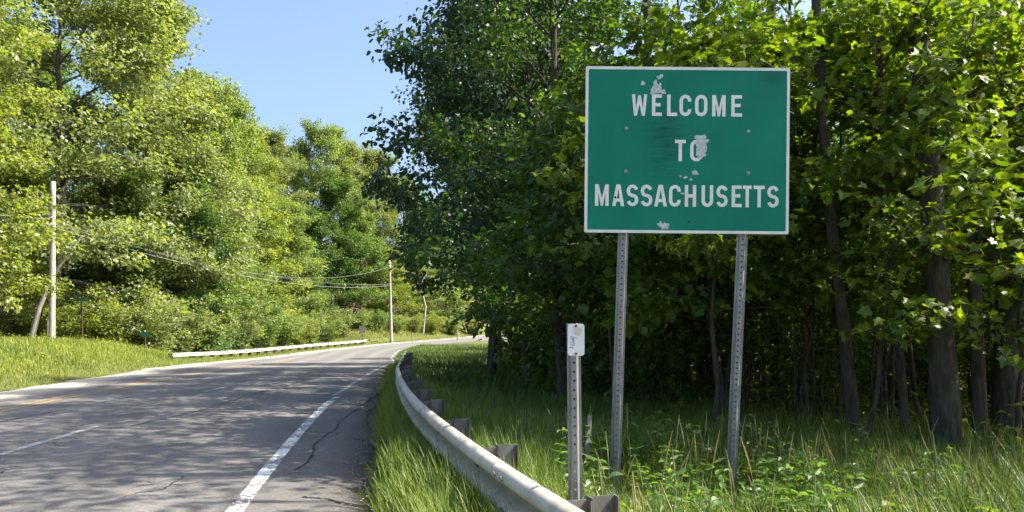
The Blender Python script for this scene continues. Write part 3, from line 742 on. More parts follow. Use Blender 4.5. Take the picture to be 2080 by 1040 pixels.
def shrub_proto(seed, H, R, ns, tm, leaf, per, cr, stem_r=.018, sparse_low=.2):
    r_ = np.random.default_rng(seed); bv, bf, nb = [], [], 0; cen = []; ow = []
    for i in range(ns):
        az = r_.uniform(0, 6.28); sp = r_.uniform(.15, 1)*R; h = H*r_.uniform(.6, 1.0); b0 = r_.normal(0, .12*R, 2)
        s = np.linspace(0, 1, 6); Q = np.stack([b0[0]+math.cos(az)*sp*s**1.4, b0[1]+math.sin(az)*sp*s**1.4, -.1+h*(s-.12*s**3)], -1)+r_.normal(0, .03*H, (6, 3))*s[:, None]
        V, F_ = tube(Q, np.maximum(stem_r*(1-.8*s), .004), 4); bv.append(V); bf.append(F_+nb); nb += len(V)
        for q in np.linspace(sparse_low, 1, 6):
            p_ = np.array([np.interp(q, s, Q[:, a]) for a in range(3)]); cen.append(p_+r_.normal(0, cr*.5, 3)); ow.append([math.cos(az), math.sin(az), .3])
    return dict(stems=mesh_np('stems', np.concatenate(bv), np.concatenate(bf), M_bark, True), crown=cluster_leaves(cen, r_, per, cr, .65, leaf, tm, outward=np.array(ow)), H=H)

YG, MG, GG, DG, LG = (.175, .208, .048), (.112, .165, .052), (.165, .195, .090), (.064, .108, .038), (.152, .198, .066)
# ------------------------------------------------------------------ left wood
big = [tree_proto(11, 24, 3.5, 7.0, .36, 36, RHOMB, .26, 84, 1.05), tree_proto(12, 24, 5, 6.4, .33, 34, RHOMB, .25, 86, 1.0, elev=(.2, 1.2)),
       tree_proto(13, 24, 2.5, 6.6, .34, 36, RHOMB, .255, 84, 1.1, skew=.3), tree_proto(14, 24, 4, 7.6, .38, 34, RHOMB, .27, 86, 1.15, elev=(.0, 1.1))]
mid = [tree_proto(21, 14, 1.2, 4.4, .17, 28, RHOMB, .22, 70, .8), tree_proto(22, 14, 1.8, 4.0, .16, 28, RHOMB, .21, 70, .75, skew=.25), tree_proto(23, 14, 1.0, 4.8, .18, 28, RHOMB, .22, 70, .85)]
near_yellow = tree_proto(31, 19, 2.5, 5.2, .28, 36, MAPLE, .20, 32, .7)
shr = [shrub_proto(41, 5, 3.0, 20, RHOMB, .19, 56, .62, .03, .12), shrub_proto(42, 5, 2.6, 20, RHOMB, .18, 56, .58, .03, .12), shrub_proto(43, 5, 3.4, 22, RHOMB, .20, 54, .66, .03, .1)]
edge = [tree_proto(54, 13, 3.3, 3.7, .11, 32, HEART, .165, 34, .56, flat=.75, wander=.025, droop=1.1, skew=.4, elev=(.4, 1.15)), tree_proto(55, 13, 3.6, 3.5, .11, 32, HEART, .16, 35, .55, flat=.75, wander=.025, droop=1.1, skew=.42, elev=(.4, 1.15))]
GL = 'trees in the sunlit wood left of the road'
LT = [  # proto, name, label, x, y, top height, rot, wide, colour
 (near_yellow, 'maple_tree', 'bright yellow-green maple cut by the left picture edge', -24.6, 35, 18.5, 0, .85, YG),
 (big[3], 'oak_tree', 'huge grey-green oak with dark limbs behind the near utility pole', -30, 52, 27.5, .4, 1.0, GG),
 (big[0], 'oak_tree', 'tall grey-green oak whose right side borders the open sky', -27.8, 60, 26.5, 2.0, .88, GG),
 (big[2], 'broadleaf_tree', 'rounded light green tree right of the tallest oak', -27.6, 68, 23.5, 1.0, .8, LG),
 (big[1], 'broadleaf_tree', 'pale leafy tree stepping down the skyline above the far guardrail', -29.2, 79, 24.4, 3.0, .85, LG),
 (big[2], 'broadleaf_tree', 'yellow-green tree where the left skyline bends towards the distance', -30.4, 91, 24.6, 4.0, .8, YG),
 (big[0], 'broadleaf_tree', 'pale rounded crown just left of the distant skyline dip', -32.8, 107, 27.6, 5.0, .75, GG),
 (big[1], 'broadleaf_tree', 'dark green crown in the dip of the distant skyline', -32.5, 119, 28.8, .7, .75, MG),
 (big[3], 'broadleaf_tree', 'broad dome-shaped tree topping the distant skyline', -28, 115, 30.0, 1.7, .72, LG),
 (big[2], 'broadleaf_tree', 'olive tree right of the dome-shaped crown on the skyline', -24.3, 119, 29.4, 2.7, .75, GG),
 (big[0], 'broadleaf_tree', 'brownish green tree low on the right end of the skyline', -21, 123, 28.6, 3.4, .75, (.14, .17, .06)),
 (big[1], 'broadleaf_tree', 'last skyline tree before the dark right-hand crown', -18, 129, 26.0, 4.4, .75, MG),
 (big[2], 'broadleaf_tree', 'shaded tree above the road bend, half behind the dark right-hand tree', -14.6, 131, 22.3, 5.4, .8, MG),
 (mid[0], 'broadleaf_tree', 'bushy tree above the road where it leaves the picture', -10.6, 128, 15.8, .2, 1.1, LG),
 (mid[0], 'young_tree', 'young yellow tree just left of the near utility pole', -30.5, 48.5, 11.0, .9, .85, YG),
 (mid[1], 'young_tree', 'green understorey tree just right of the near utility pole', -28.4, 57, 13.0, 1.9, 1.0, MG),
 (mid[2], 'young_tree', 'blue-green tree at mid height above the left end of the far guardrail', -26.6, 64, 14.5, 2.9, .9, (.07, .125, .04)),
 (mid[0], 'young_tree', 'pale green tree above the first third of the far guardrail', -26.5, 71, 13.0, 3.9, 1.0, LG),
 (mid[1], 'young_tree', 'yellow-green tree above the middle of the far guardrail', -27.0, 81, 16.5, 4.9, .95, YG),
 (mid[2], 'young_tree', 'light tree above the last third of the far guardrail', -27.0, 93, 15.6, 5.9, .9, LG),
 (mid[0], 'young_tree', 'dark layered tree above the right end of the far guardrail', -26.4, 98, 16.0, .5, 1.0, DG),
 (mid[1], 'dark_tree', 'tall dark green tree with a pale bare trunk left of the distant pole', -23.6, 103, 20.5, 1.5, .85, (.055, .10, .02)),
 (mid[2], 'young_tree', 'green tree directly behind the distant utility pole', -20.8, 108, 16.8, 2.5, .95, MG),
 (mid[0], 'young_tree', 'yellow bushy tree right of the distant utility pole', -17.6, 112, 12.2, 3.5, 1.1, YG),
 (mid[1], 'young_tree', 'mid green tree beside the dark crown over the road bend', -14.4, 122, 12.2, 4.5, 1.1, LG),
 (big[1], 'broadleaf_tree', 'tall tree closing the view over the far road, left of the dark crown', -9, 143, 24, 2.2, .9, LG),
 (big[0], 'broadleaf_tree', 'tree beyond the road bend half hidden by the dark right-hand boughs', 0, 152, 22, 3.2, 1.0, MG),
 (big[2], 'broadleaf_tree', 'farthest tree beyond the bend glimpsed under the right-hand boughs', 9, 163, 21, 4.2, 1.0, LG),
 (big[0], 'background_tree', 'tall tree filling the upper left corner behind the oak', -41, 66, 26, .1, .9, MG),
 (big[2], 'background_tree', 'hidden tall tree behind the oak seen through its gaps', -36, 78, 25, 1.1, .9, DG),
 (big[1], 'background_tree', 'back-row tree seen above the far guardrail gaps', -37, 92, 24, 2.1, .9, DG),
 (big[3], 'background_tree', 'back-row tree behind the light skyline trees', -38, 110, 24, 3.1, .9, MG),
 (mid[2], 'background_tree', 'shaded low tree deep behind the near utility pole', -37, 55, 15, .3, 1.2, DG),
 (mid[0], 'background_tree', 'shaded low tree deep behind the bank bushes', -33, 70, 15, 1.3, 1.2, DG),
 (mid[1], 'background_tree', 'shaded low tree deep behind the far guardrail', -33, 86, 15, 2.3, 1.2, DG),
]
for pr, nm, lb, x, y, ztop, rot, wide, col in LT:
    place(pr, nm, lb, x, y, ztop-gzf(x, y), rot, wide, col, GL)
r5 = np.random.default_rng(5)
SH = [(-33, 44), (-31.6, 47), (-29, 49), (-27, 50.5), (-24.8, 51.5), (-23.6, 53), (-23.6, 57), (-23.4, 61), (-23.6, 65), (-23.2, 69), (-22.6, 73), (-22.4, 77), (-21.8, 81), (-21.6, 86), (-20.8, 91), (-20.2, 96), (-19.2, 101), (-17.4, 104), (-15.4, 107), (-13.5, 112), (-11.5, 116), (-8.5, 121), (-5.5, 127)]
SLAB = ['at the left picture edge on top of the bank', 'left of the leaning pale trunk', 'just left of the near pole foot', 'right of the near pole foot', 'above the hump of the bank', 'where the far guardrail begins',
        'behind the first posts of the far guardrail', 'second along the far guardrail', 'third along the far guardrail', 'fourth along the far guardrail', 'fifth along the far guardrail', 'sixth along the far guardrail',
        'behind the right part of the far guardrail', 'behind the grey back of the traffic sign', 'right of the grey traffic sign', 'left of the distant pole foot', 'behind the distant pole foot', 'right of the distant pole foot',
        'above the short pale stub', 'right of the short pale stub', 'at the back of the sunny verge', 'beside the dark stake', 'at the end of the verge by the dark woods']
for q_, ((x, y), sl) in enumerate(zip(SH, SLAB)):
    col = [YG, LG, MG, (.18, .20, .06), GG][int(r5.integers(0, 5))]
    cn = {YG: 'yellow-green', LG: 'light green', MG: 'mid green', GG: 'greyish green'}.get(col, 'pale yellow')
    hh = 3.4+r5.uniform(0, 1.8) if y < 95 else 2.6+r5.uniform(0, 1.4)
    place(shr[q_ % 3], 'shrub', f'{cn} shrub {sl}', x-.6, y, hh, r5.uniform(0, 6.28), r5.uniform(.9, 1.15), col, 'shrubs along the left wood edge', 'shrub')
# bare trunks that show against the left wood
def bare_trunk(name, label, P, r0, r1, m=M_bark_pale):
    P = np.array(P, float); x, y = P[0, 0], P[0, 1]
    root = thing(name, label, 'trunk', (x, y, gzf(x, y)))
    Q = P-P[0]; Q[:, 2] = P[:, 2]; Q[0, 2] = -.2
    V, F_ = tube(Q, np.linspace(r0, r1, len(Q)), 7); link('trunk', mesh_np('trunk', V, F_, m, True), root)
bare_trunk('leaning_trunk', 'leaning pale grey trunk left of the near utility pole', [(-27.6, 45, 0), (-27.0, 45, 2.2), (-26.2, 45.2, 4.2), (-24.8, 45.4, 6.3)], .17, .07)
bare_trunk('leaning_trunk', 'thin bare stem between the leaning trunk and the near pole', [(-26.5, 45, 0), (-26.5, 45, 1.4), (-26.2, 45, 2.6)], .07, .04)
bare_trunk('broken_trunk', 'broken pale trunk leaning out above the far sunny verge', [(-12.9, 114, 0), (-12.5, 114, 4), (-13.3, 114, 7.0), (-11.6, 114, 10.5)], .19, .09)

# ------------------------------------------------------------------ right wood
can = [tree_proto(51, 13, 1.6, 3.7, .17, 26, MAPLE, .115, 29, .46, wander=.03), tree_proto(52, 13, 2.2, 3.4, .16, 24, MAPLE, .11, 30, .46, wander=.03, skew=.45), tree_proto(53, 13, 1.3, 3.9, .18, 26, MAPLE, .12, 28, .46, wander=.03)]
slim = [tree_proto(58, 9, 3.8, 1.8, .05, 13, MAPLE, .14, 9, .36, flat=.5, wander=.05, sub=3, sides=6, elev=(.2, .9)), tree_proto(59, 9, 4.6, 1.6, .045, 12, MAPLE, .14, 9, .36, flat=.5, wander=.06, sub=3, sides=6, elev=(.2, .9))]
high = [tree_proto(56, 14, 6.5, 3.6, .16, 16, OVAL, .22, 9, .55, wander=.03, skew=.4, sub=3), tree_proto(57, 14, 7.2, 3.3, .14, 14, OVAL, .22, 9, .55, wander=.04, skew=.4, sub=3)]
sap = [tree_proto(61, 5.2, 1.7, 1.9, .035, 13, MAPLE, .105, 20, .36, flat=.4, wander=.04, sub=4, sides=6, elev=(.15, .8), droop=.5), tree_proto(62, 5.2, 2.1, 1.7, .03, 12, MAPLE, .10, 20, .34, flat=.4, wander=.05, sub=4, sides=6, elev=(.1, .8), droop=.5),
       tree_proto(63, 5.2, 1.3, 2.1, .04, 13, MAPLE, .11, 19, .38, flat=.4, wander=.04, sub=4, sides=6, elev=(.2, .8), droop=.5)]
und = [shrub_proto(71, 3.2, 1.5, 18, MAPLE, .13, 12, .36, .016, .3), shrub_proto(72, 3.2, 1.3, 20, OVAL, .12, 14, .34, .014, .3)]
RG = 'trees of the shaded wood right of the road'
CB = (.030, .062, .030)
C1, C2, C3, C4 = (.070, .125, .022), (.090, .145, .018), (.055, .105, .026), (.115, .165, .014)
RT = [
 (can[0], 'maple_tree', 'leafy maple with a sun-flecked trunk left of the green sign', 1.05, 15.2, 11.0, .3, .95, C3, (0, -.03)),
 (edge[0], 'linden_tree', 'dark tree edge against the sky, first beyond the sun-flecked trunk', .5, 20.2, 12.4, 1.3, 1.0, CB, (0, -.02)),
 (edge[1], 'linden_tree', 'dark blue-green tree leaning out over the road against the sky', -.7, 26, 14.0, 2.4, 1.0, CB, (0, -.04)),
 (edge[0], 'linden_tree', 'dark tree with low boughs hanging over the road bend', -.9, 32, 13.2, 3.1, 1.1, CB, (0, -.04)),
 (edge[1], 'linden_tree', 'tree with a protruding dark bough below the skyline gap', -.6, 40, 12.6, 4.2, 1.15, CB, (0, -.08)),
 (can[1], 'maple_tree', 'shaded tree at the inside of the road bend', 2.2, 54, 13, 5.2, 1.15, C1, (0, 0)),
 (can[2], 'maple_tree', 'farthest shaded tree on the right verge of the bend', 4.6, 66, 11, .6, 1.05, C1, (0, 0)),
 (can[0], 'maple_tree', 'tree at the tip of the right wood beside the far road', 6.0, 80, 11, 1.6, 1.1, C2, (0, 0)),
]
for pr, nm, lb, x, y, H, rot, wide, col, lean in RT: place(pr, nm, lb, x, y, H, rot, wide, col, RG, 'tree', lean)
def big_trunk(label, P, r, crown_proto, H, col, extra_pts=()):
    """mature tree whose trunk is modelled by hand; its crown sits on top"""
    P = np.array(P, float); x, y = P[0, 0], P[0, 1]; z = gzf(x, y)
    root = thing('mature_tree', label, 'tree', (x, y, z), 0, RG)
    Q = P-np.array([x, y, z]); Q[0, 2] = -.3
    t = np.linspace(0, 1, 14); src = np.linspace(0, 1, len(Q)); QQ = np.stack([np.interp(t, src, Q[:, a]) for a in range(3)], -1)
    rr = np.interp(t, np.linspace(0, 1, len(r)), r)+.14*r[0]*np.exp(-np.maximum(QQ[:, 2], 0)/.3)
    V, F_ = tube(QQ, rr, 12, rng.uniform(.93, 1.07, (14, 12))); link('trunk', mesh_np('trunk', V, F_, M_bark, True), root)
    top = QQ[-1]; s = H/14
    for k_ in ('branches', 'crown'):
        o = link(k_, crown_proto[k_], root, color=col); o.scale = (s*1.1, s*1.1, s); o.location = (top[0], top[1], top[2]-7.0*s); o.rotation_euler = (0, 0, rng.uniform(0, 6))
big_trunk('thickest grey maple trunk near the right edge, standing in tall grass', [(4.75, 8.5, 0), (4.62, 8.5, 1.6), (4.5, 8.5, 3.4), (4.36, 8.5, 5.0), (4.3, 8.5, 9)], [.165, .13, .115, .10, .08], high[0], 13, C2)
big_trunk('straight thick trunk cut by the right picture edge', [(6.75, 10.8, 0), (6.8, 10.8, 2), (6.75, 10.8, 4), (6.8, 10.8, 6), (6.7, 10.8, 9)], [.17, .145, .135, .13, .10], high[1], 13, C2)
big_trunk('slim straight trunk between the thick maple and the right edge trunk', [(5.5, 9.2, 0), (5.4, 9.2, 2), (5.35, 9.2, 4), (5.3, 9.2, 8)], [.085, .075, .07, .05], high[0], 12, C1)
big_trunk('thin leaning trunk midway between the right sign post and the thick maple', [(4.25, 9.6, 0), (4.05, 9.6, 1.5), (3.85, 9.6, 3.2), (3.55, 9.6, 8)], [.085, .075, .065, .045], high[1], 11, C1)
big_trunk('very thin trunk just left of the thick maple', [(4.75, 9.4, 0), (4.62, 9.4, 1.3), (4.45, 9.4, 3), (4.3, 9.4, 7)], [.06, .05, .045, .035], high[0], 9, C1)
big_trunk('dark straight trunk behind the right sign post', [(4.9, 14.5, 0), (4.85, 14.5, 2), (4.8, 14.5, 4.4), (4.75, 14.5, 9)], [.14, .12, .11, .08], high[1], 13, C1)
big_trunk('dark double-stem trunk between the two sign posts', [(2.6, 14.8, 0), (2.65, 14.8, 2), (2.6, 14.8, 4.4), (2.5, 14.8, 9)], [.10, .09, .08, .06], high[0], 12, C1)

# saplings whose leaf sprays fill the wood edge round the sign
SP = [(2.55, 9.8, 5.2, 'sapling behind the left half of the green sign', C4), (3.9, 9.0, 5.6, 'sapling spreading behind the right border of the green sign', C4), (5.0, 9.5, 5.0, 'bright sapling in front of the thick maple trunk', C4),
      (5.6, 8.6, 4.9, 'sapling with glowing leaves right of the thick maple', C4), (1.5, 11.8, 5.0, 'sapling between the marker sign and the left sign post', C3), (3.2, 11.6, 6.0, 'taller sapling behind the middle of the green sign', C2),
      (4.3, 11.4, 6.0, 'sapling deep behind the right sign post', C2), (6.2, 11.8, 6.2, 'sapling behind the right edge trunk', C4), (5.3, 12.2, 6.4, 'tall sapling between the thick maple and right edge trunk', C4), (1.15, 13.6, 4.6, 'sapling left of the marker sign', C3),
      (2.2, 13.4, 6.2, 'thin sapling above the left sign post', C1), (.8, 17.5, 5.2, 'sapling at the foot of the sun-flecked maple', C3), (7.3, 10.3, 6.0, 'sapling reaching in from the right picture edge', C4), (.9, 22.5, 5.0, 'sapling under the dark edge tree', C3), (1.2, 29.5, 4.8, 'sapling under the boughs over the road bend', C1),
      (1.6, 38, 4.8, 'sapling beside the meadow behind the guardrail', C1), (2.2, 48, 4.8, 'sapling further along the shaded meadow edge', C1), (3.2, 60, 4.6, 'sapling at the end of the shaded meadow', C2)]
for q_, (x, y, H, lb, col) in enumerate(SP):
    place(sap[q_ % 3], 'sapling', 'green '+lb if not lb.startswith(('bright', 'taller', 'tall', 'thin')) else lb, x, y, H, 1.7*q_, 1.05, col, 'saplings at the edge of the right wood', 'sapling')
US = [(2.2, 12.6), (1.45, 14.0), (1.0, 16), (1.7, 16.6), (.9, 18.5), (.9, 20.5), (.7, 23), (.8, 25.5), (.7, 28), (.6, 31), (.7, 34.5), (.8, 38.5), (1.1, 43), (1.4, 48), (1.8, 54), (2.4, 60), (3.0, 67), (3.8, 75), (2.0, 19), (1.9, 22), (1.8, 24.5), (1.9, 27), (2.0, 30), (2.1, 33.5), (2.2, 38), (2.4, 44), (2.9, 50)]
for q_, (x, y) in enumerate(US):
    place(und[q_ % 2], 'understory_shrub', ('tangled thin-stemmed shrub, '+['first','second','third','fourth','fifth','sixth','seventh','eighth','ninth','tenth','eleventh','twelfth','thirteenth','fourteenth','fifteenth','sixteenth','seventeenth'][q_]+' from the marker sign along the meadow edge') if q_ < 17 else 'tangled shrub of the second row behind the shaded meadow edge', x+.1, y, (3.0 if y < 19 else 4.6)+.9*((q_*37) % 10)/10, 2.1*q_, 1.0, [C1, C3, C2][q_ % 3], 'tangled shrubs along the right wood edge', 'shrub')

# deeper trees: slender trunks with high crowns, spaced at random
r9 = np.random.default_rng(9); pts = [(p[3], p[4]) for p in RT]+[(4.75, 8.5), (6.75, 10.8), (5.5, 9.2), (4.2, 9.6), (4.9, 14.5), (2.6, 14.8)]
deep = []
tries = 0
while len(deep) < 115 and tries < 6000:
    tries += 1
    y = r9.uniform(2, 74); x = r9.uniform(float(xF(y))+.8, float(xF(y))+(26 if y < 40 else 16))
    if y < 9.5 and (x < 13 or r9.uniform() < .88): continue
    if all((x-a)**2+(y-b_)**2 > (2.3 if math.hypot(x, y) < 24 else 3.4)**2 for a, b_ in pts): pts.append((x, y)); deep.append((x, y))
for q_, (x, y) in enumerate(deep):
    d_in = x-float(xF(y)); H = 10.5+min(5, .35*d_in)+r9.normal(0, .8)
    slimq = q_ % 5 != 4; H = H*.72 if slimq else H
    place(slim[q_ % 2] if slimq else high[q_ % 2] if d_in < 14 or y < 30 else can[q_ % 3], 'forest_tree', 'slender dark-trunked tree deep in the right wood '+('right of the green sign' if x/y > .36 else 'behind the green sign' if x/y > .09 else 'left of the green sign'), x, y, H, r9.uniform(0, 6.28), r9.uniform(.85, 1.15), [C1, C2, C3, C4][q_ % 4], 'slender trees deep in the right wood', 'tree', (r9.normal(0, .04), r9.normal(0, .05)))
n_s = 0; pts2 = []
while n_s < 75:
    y = r9.uniform(11, 60); x = r9.uniform(float(xF(y))+1.0, float(xF(y))+18)
    if any((x-a)**2+(y-b_)**2 < 1.7**2 for a, b_ in pts2): continue
    pts2.append((x, y)); n_s += 1
    place(sap[n_s % 3], 'sapling', 'small sapling deep in the shaded wood '+('right of the green sign' if x/y > .36 else 'behind the green sign' if x/y > .09 else 'left of the green sign'), x, y, r9.uniform(3.5, 6.5), r9.uniform(0, 6.28), r9.uniform(.9, 1.2), [C1, C4, C2, C4][n_s % 4], 'saplings deep in the right wood', 'sapling', (r9.normal(0, .05), r9.normal(0, .06)))
thin = [shrub_proto(75, 6.0, .9, 4, MAPLE, .11, 3, .30, .026, .45), shrub_proto(76, 6.5, .7, 3, MAPLE, .11, 3, .30, .030, .5)]
n_t = 0
while n_t < 64:
    y = r9.uniform(10.5, 26); x = r9.uniform(float(xF(y))+.4, float(xF(y))+9)
    if x/y > .62: continue
    n_t += 1
    place(thin[n_t % 2], 'thin_sapling', 'bundle of thin bare sapling stems in the shaded wood '+('right of the green sign' if x/y > .36 else 'behind the green sign' if x/y > .09 else 'left of the green sign'), x, y, r9.uniform(4.5, 7), r9.uniform(0, 6.28), 1.0, [C4, C2, C1][n_t % 3], 'thin stems in the right wood', 'sapling')
n_u = 0
while n_u < 60:
    y = r9.uniform(11.5, 34); x = r9.uniform(float(xF(y))+.6, float(xF(y))+13)
    if any((x-a)**2+(y-b_)**2 < 1.0**2 for a, b_ in pts2): continue
    pts2.append((x, y)); n_u += 1
    place(und[n_u % 2], 'understory_shrub', 'thin-stemmed leafy shrub deep in the shaded wood '+('right of the green sign' if x/y > .36 else 'behind the green sign' if x/y > .09 else 'left of the green sign'), x, y, r9.uniform(2.0, 3.8), r9.uniform(0, 6.28), 1.0, [C4, C2, C1][n_u % 3], 'shrubs on the floor of the right wood', 'shrub')
# closing rows of bushes far inside the wood
for q_ in range(34):
    y = 12+q_*2.2; x = float(xF(y))+19+r9.uniform(-2, 3)
    place(shr[q_ % 3], 'woodland_bush', 'leafy bush at the far back of the right wood', x, y, r9.uniform(4.5, 7), r9.uniform(0, 6.28), 1.2, [C2, C4, LG][q_ % 3], 'bushes at the back of the right wood', 'shrub')

# ------------------------------------------------------------------ grass and weeds
def grass_mesh(name, x, y, h, w, r_, bend=.5, tone_mu=.5, z=None, lean=None):
    n = len(x); z = gz(x, y) if z is None else z
    az = r_.uniform(0, 6.283, n); dx, dy = np.cos(az), np.sin(az); fx, fy = -dy, dx      # width dir
    b_ = bend*h*r_.uniform(.2, 1.1, n)
    P0 = np.stack([x, y, z-.03], -1); D = np.stack([dx, dy, 0*dx], -1); Wd = np.stack([fx, fy, 0*fx], -1)*(w*r_.uniform(.7, 1.3, n))[:, None]
    up = np.array([0, 0, 1.0])
    A = P0-Wd*.5; B = P0+Wd*.5
    m1 = P0+D*(b_*.22)[:, None]+up*(h*.55)[:, None]; tip = P0+D*b_[:, None]+up*(h*np.sqrt(np.clip(1-(b_/h)**2*.5, .2, 1)))[:, None]
    V = np.stack([A, B, m1+Wd*.42, m1-Wd*.42, tip], 1).reshape(-1, 3)
    a = np.arange(n)*5
    Fq = np.stack([a, a+1, a+2, a+3], -1); Ft = np.stack([a+3, a+2, a+4], -1)
    tone = np.repeat(np.clip(r_.normal(tone_mu, .2, n)+.22*ripple(x, y, .8, 11)+.12*ripple(x, y, 2.9, 4), 0, 1), 5)
    return mesh_np(name, V, [Fq, Ft], M_grass, False, tone)
r6 = np.random.default_rng(6)
RP = smooth_path(NEAR, .19)
def rail_x(y): return np.interp(y, RP[:, 1], RP[:, 0])
def scatter(n, x0, x1, y0, y1, ok):
    x = r6.uniform(x0, x1, n); y = r6.uniform(y0, y1, n); k_ = ok(x, y) & (np.abs(x) < .70*y+.6); return x[k_], y[k_]
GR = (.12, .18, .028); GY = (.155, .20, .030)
def verge_ok(x, y):
    d = x-sm_curve(xR, y); dens = .55+.45*ripple(x, y, 2.3, 1); edge = smooth(d, .08, .30)
    return (d > -.04) & (x < xF(y)+1.2) & (r6.uniform(0, 1, len(x)) < edge*(.35+.65*dens)*(1-.75*smooth(x-xF(y), -.8, 1.2)))
yy = 3.2+27*r6.uniform(0, 1, 60000)**1.35; off = np.where(r6.uniform(0, 1, 60000) < .55, r6.normal(-.30, .13, 60000), r6.normal(.32, .17, 60000)); keep = (np.abs(off-.04) > .07) & (r6.uniform(0, 1, 60000) < np.clip(.45+.75*ripple(off*3, yy, 2.1, 8), .06, 1)*np.clip(9/yy, .25, 1)) & (yy*0+rail_x(yy)+off > sm_curve(xR, yy)+.12)
yy, off = yy[keep], off[keep]; hh = np.where(off < 0, .46, .58)*r6.uniform(.55, 1.3, len(yy))
link('grass', grass_mesh('grass', rail_x(yy)+off, yy, hh, .011, r6, .55, .55), color=GR, kind='stuff', label='taller tufts of grass growing against the near guardrail')
x, y = scatter(260000, -3, 8, 3.2, 14, verge_ok); d = x-sm_curve(xR, y)
h = (.27+.25*smooth(d, .1, .7)+.10*ripple(x, y, 1.4, 3))*r6.uniform(.5, 1.25, len(x)); h = np.maximum(h, .08)*(1-.55*np.exp(-((x-.95)/.4)**2-((y-6.6)/.75)**2))*(1-.55*np.exp(-((x-2.0)/.4)**2-((y-6.6)/.75)**2))
link('grass', mesh_np('grass', [], [np.zeros((0, 4))], None) if False else grass_mesh('grass', x, y, h, .0115, r6, .6), color=GR, kind='stuff', label='tall green grass on the verge around the near guardrail and sign')
def mead_ok(x, y):
    d = x-sm_curve(xR, y); return (d > .02) & (x < xF(y)+1.5) & (r6.uniform(0, 1, len(x)) < .4+.6*(.5+.5*ripple(x, y, 1.2, 5)))
x, y = scatter(150000, -11, 3, 14, 80, mead_ok); h = np.where(y < 30, .38, .5)*r6.uniform(.5, 1.3, len(x))*(.4+.6*smooth(x-sm_curve(xR, y), 0, 1.2))
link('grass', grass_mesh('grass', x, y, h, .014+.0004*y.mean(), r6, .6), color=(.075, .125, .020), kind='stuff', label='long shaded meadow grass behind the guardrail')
def bank_ok(x, y):
    d = sm_curve(xL, y)-x; return (d > .55+.25*np.sin(y*1.3)) & (d < 15) & (r6.uniform(0, 1, len(x)) < .45+.55*(.5+.5*ripple(x, y, 1.1, 7)))
x, y = scatter(150000, -36, -11, 15, 58, bank_ok); d = sm_curve(xL, y)-x; h = (.10+.26*smooth(d, .5, 4))*r6.uniform(.5, 1.35, len(x))
link('grass', grass_mesh('grass', x, y, h, .022, r6, .6, .55), color=GY, kind='stuff', label='sunlit yellow-green grass on the left roadside bank')
x, y = scatter(90000, -30, 5, 58, 128, bank_ok); h = np.where(sm_curve(xL, y)-x < 3.2, .16, .40)*r6.uniform(.5, 1.3, len(x))
link('grass', grass_mesh('grass', x, y, h, .045, r6, .6, .55), color=(.14, .16, .03), kind='stuff', label='sunny rough grass beyond the far guardrail and bend')
# seeding stalks in the right foreground
V, Fq, nv2, tn = [], [], 0, []
for q_ in range(190):
    y = r6.uniform(4.2, 8.2); x = r6.uniform(.5, .66*y); 
    if x > float(xF(y))+.3: continue
    hh = r6.uniform(.5, .9); a = r6.uniform(0, 6.28); bd = r6.uniform(.05, .3)*hh; z0 = gzf(x, y); s = np.linspace(0, 1, 6)
    Q = np.stack([x+math.cos(a)*bd*s**2, y+math.sin(a)*bd*s**2, z0+hh*s*(1-.06*s)], -1)
    rr = np.array([.0022, .002, .0018, .0016, .006, .002]) if q_ % 2 else np.array([.0022, .002, .0018, .005, .0065, .0015])
    v_, f_ = tube(Q, rr, 4); V.append(v_); Fq.append(f_+nv2); nv2 += len(v_); tn += [r6.uniform(.3, 1)]*len(v_)
link('seeding_grass', mesh_np('seeding_grass', np.concatenate(V), np.concatenate(Fq), M_grass, True, tn), color=(.20, .20, .08), kind='stuff', label='tall seed-headed grass stalks in the right foreground')
# broad-leaved weeds
def weed_proto(seed, H, nlv, leaf):
    r_ = np.random.default_rng(seed); bv, bf, nb = [], [], 0; P, D, N_, S_ = [], [], [], []
    for st in range(4):
        a = r_.uniform(0, 6.28); s = np.linspace(0, 1, 5); h_ = H*r_.uniform(.6, 1); Q = np.stack([math.cos(a)*.22*H*s, math.sin(a)*.22*H*s, h_*s], -1)
        v_, f_ = tube(Q, .005*(1-.6*s), 4); bv.append(v_); bf.append(f_+nb); nb += len(v_)
        for i_ in range(nlv):
            t = .25+.75*i_/(nlv-1); az = i_*2.4+a; p_ = [np.interp(t, s, Q[:, k_]) for k_ in range(3)]
            for m_ in range(2):
                az2 = az+m_*math.pi; P.append(p_); D.append([math.cos(az2), math.sin(az2), r_.uniform(-.25, .35)]); N_.append([r_.normal(0, .25), r_.normal(0, .25), 1]); S_.append(leaf*r_.uniform(.6, 1.15)*(1.1-.4*t))
    v_, f_, t_ = leaf_cloud(np.array(P), np.array(D, float), np.array(N_, float), np.array(S_), OVAL, r_)
    return dict(stems=mesh_np('stems', np.concatenate(bv), np.concatenate(bf), M_grass, True, np.full(nb, .5)), crown=mesh_np('leaves', v_, f_, M_leaf, False, t_), H=H)
wd = [weed_proto(81, .55, 7, .15), weed_proto(82, .65, 9, .125), weed_proto(83, .45, 6, .17)]
r7 = np.random.default_rng(7); nw = 0
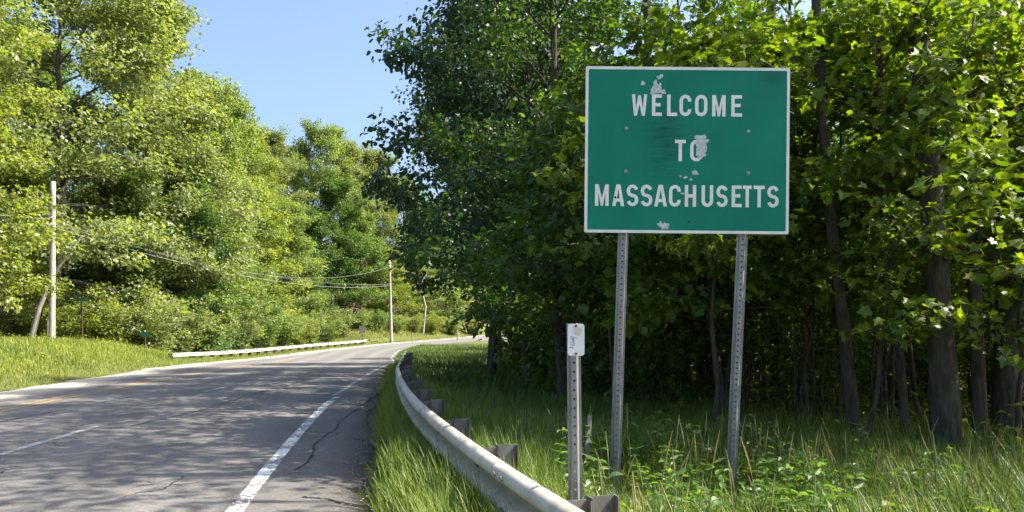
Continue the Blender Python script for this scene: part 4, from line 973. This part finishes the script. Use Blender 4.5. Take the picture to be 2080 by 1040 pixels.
while nw < 190:
    y = r7.uniform(4.3, 9.5); x = r7.uniform(.35, 3.4)
    if x > float(xF(y))+.2 or x < .45+.0*y or (x > 2.6 and r7.uniform() < .5): continue
    if math.hypot(x-.365, y-4.42) < .2 or (5.9 < y < 7.4 and (abs(x-.140*y) < .2 or abs(x-.282*y) < .2)): continue
    root = thing('leafy_weed', 'broad-leaved green weed growing in the grass '+('right of both sign posts' if x/y > .29 else 'between the two sign posts' if x/y > .137 else 'between the marker sign and the left sign post' if x/y > .087 else 'left of the marker sign post'), 'plant', (x, y, gzf(x, y)-.02), r7.uniform(0, 6.28), 'broad-leaved weeds round the sign posts', [r7.uniform(.7, 1.25)]*3)
    pr = wd[nw % 3]; link('stems', pr['stems'], root, color=GR); link('leaves', pr['crown'], root, color=[(.10, .175, .03), (.08, .15, .035), (.125, .185, .025)][nw % 3]); nw += 1
n = 9000; y = r7.uniform(18, 50, n); x = sm_curve(xL, y)-r7.uniform(1.5, 14, n); k_ = (np.abs(x) < .7*y) & (ripple(x, y, 1.6, 2) > .28); x, y = x[k_], y[k_]; n = len(x)
P = np.stack([x, y, gz(x, y)+r7.uniform(.1, .5, n)], -1); D = r7.normal(0, 1, (n, 3))*np.array([1, 1, .6]); N_ = r7.normal(0, .4, (n, 3))+np.array([0, 0, 1])
v_, f_, t_ = leaf_cloud(P, D, N_, r7.uniform(.06, .15, n), OVAL, r7)
link('weeds', mesh_np('weeds', v_, f_, M_leaf, False, t_), color=(.20, .225, .03), kind='stuff', label='patches of bright yellow-green weeds in the left bank grass')
# low leafy undergrowth on the forest floor
n = 52000; y = r7.uniform(8, 36, n); x = xF(y)+r7.uniform(-.6, 12, n); k_ = (np.abs(x) < .7*y) & (r7.uniform(0, 1, n) < .25+.75*(ripple(x, y, 1.0, 9) > .1)); x, y = x[k_], y[k_]; n = len(x)
P = np.stack([x, y, gz(x, y)+r7.uniform(.02, 1.0, n)**1.3*(.4+.9*np.clip(ripple(x, y, 1.7, 6), 0, 1))], -1); D = r7.normal(0, 1, (n, 3))*np.array([1, 1, .3]); N_ = r7.normal(0, .35, (n, 3))+np.array([0, 0, 1])
v_, f_, t_ = leaf_cloud(P, D, N_, r7.uniform(.07, .15, n), OVAL, r7)
link('undergrowth', mesh_np('undergrowth', v_, f_, M_leaf, False, t_), color=C4, kind='stuff', label='low leafy ground cover on the shaded forest floor')
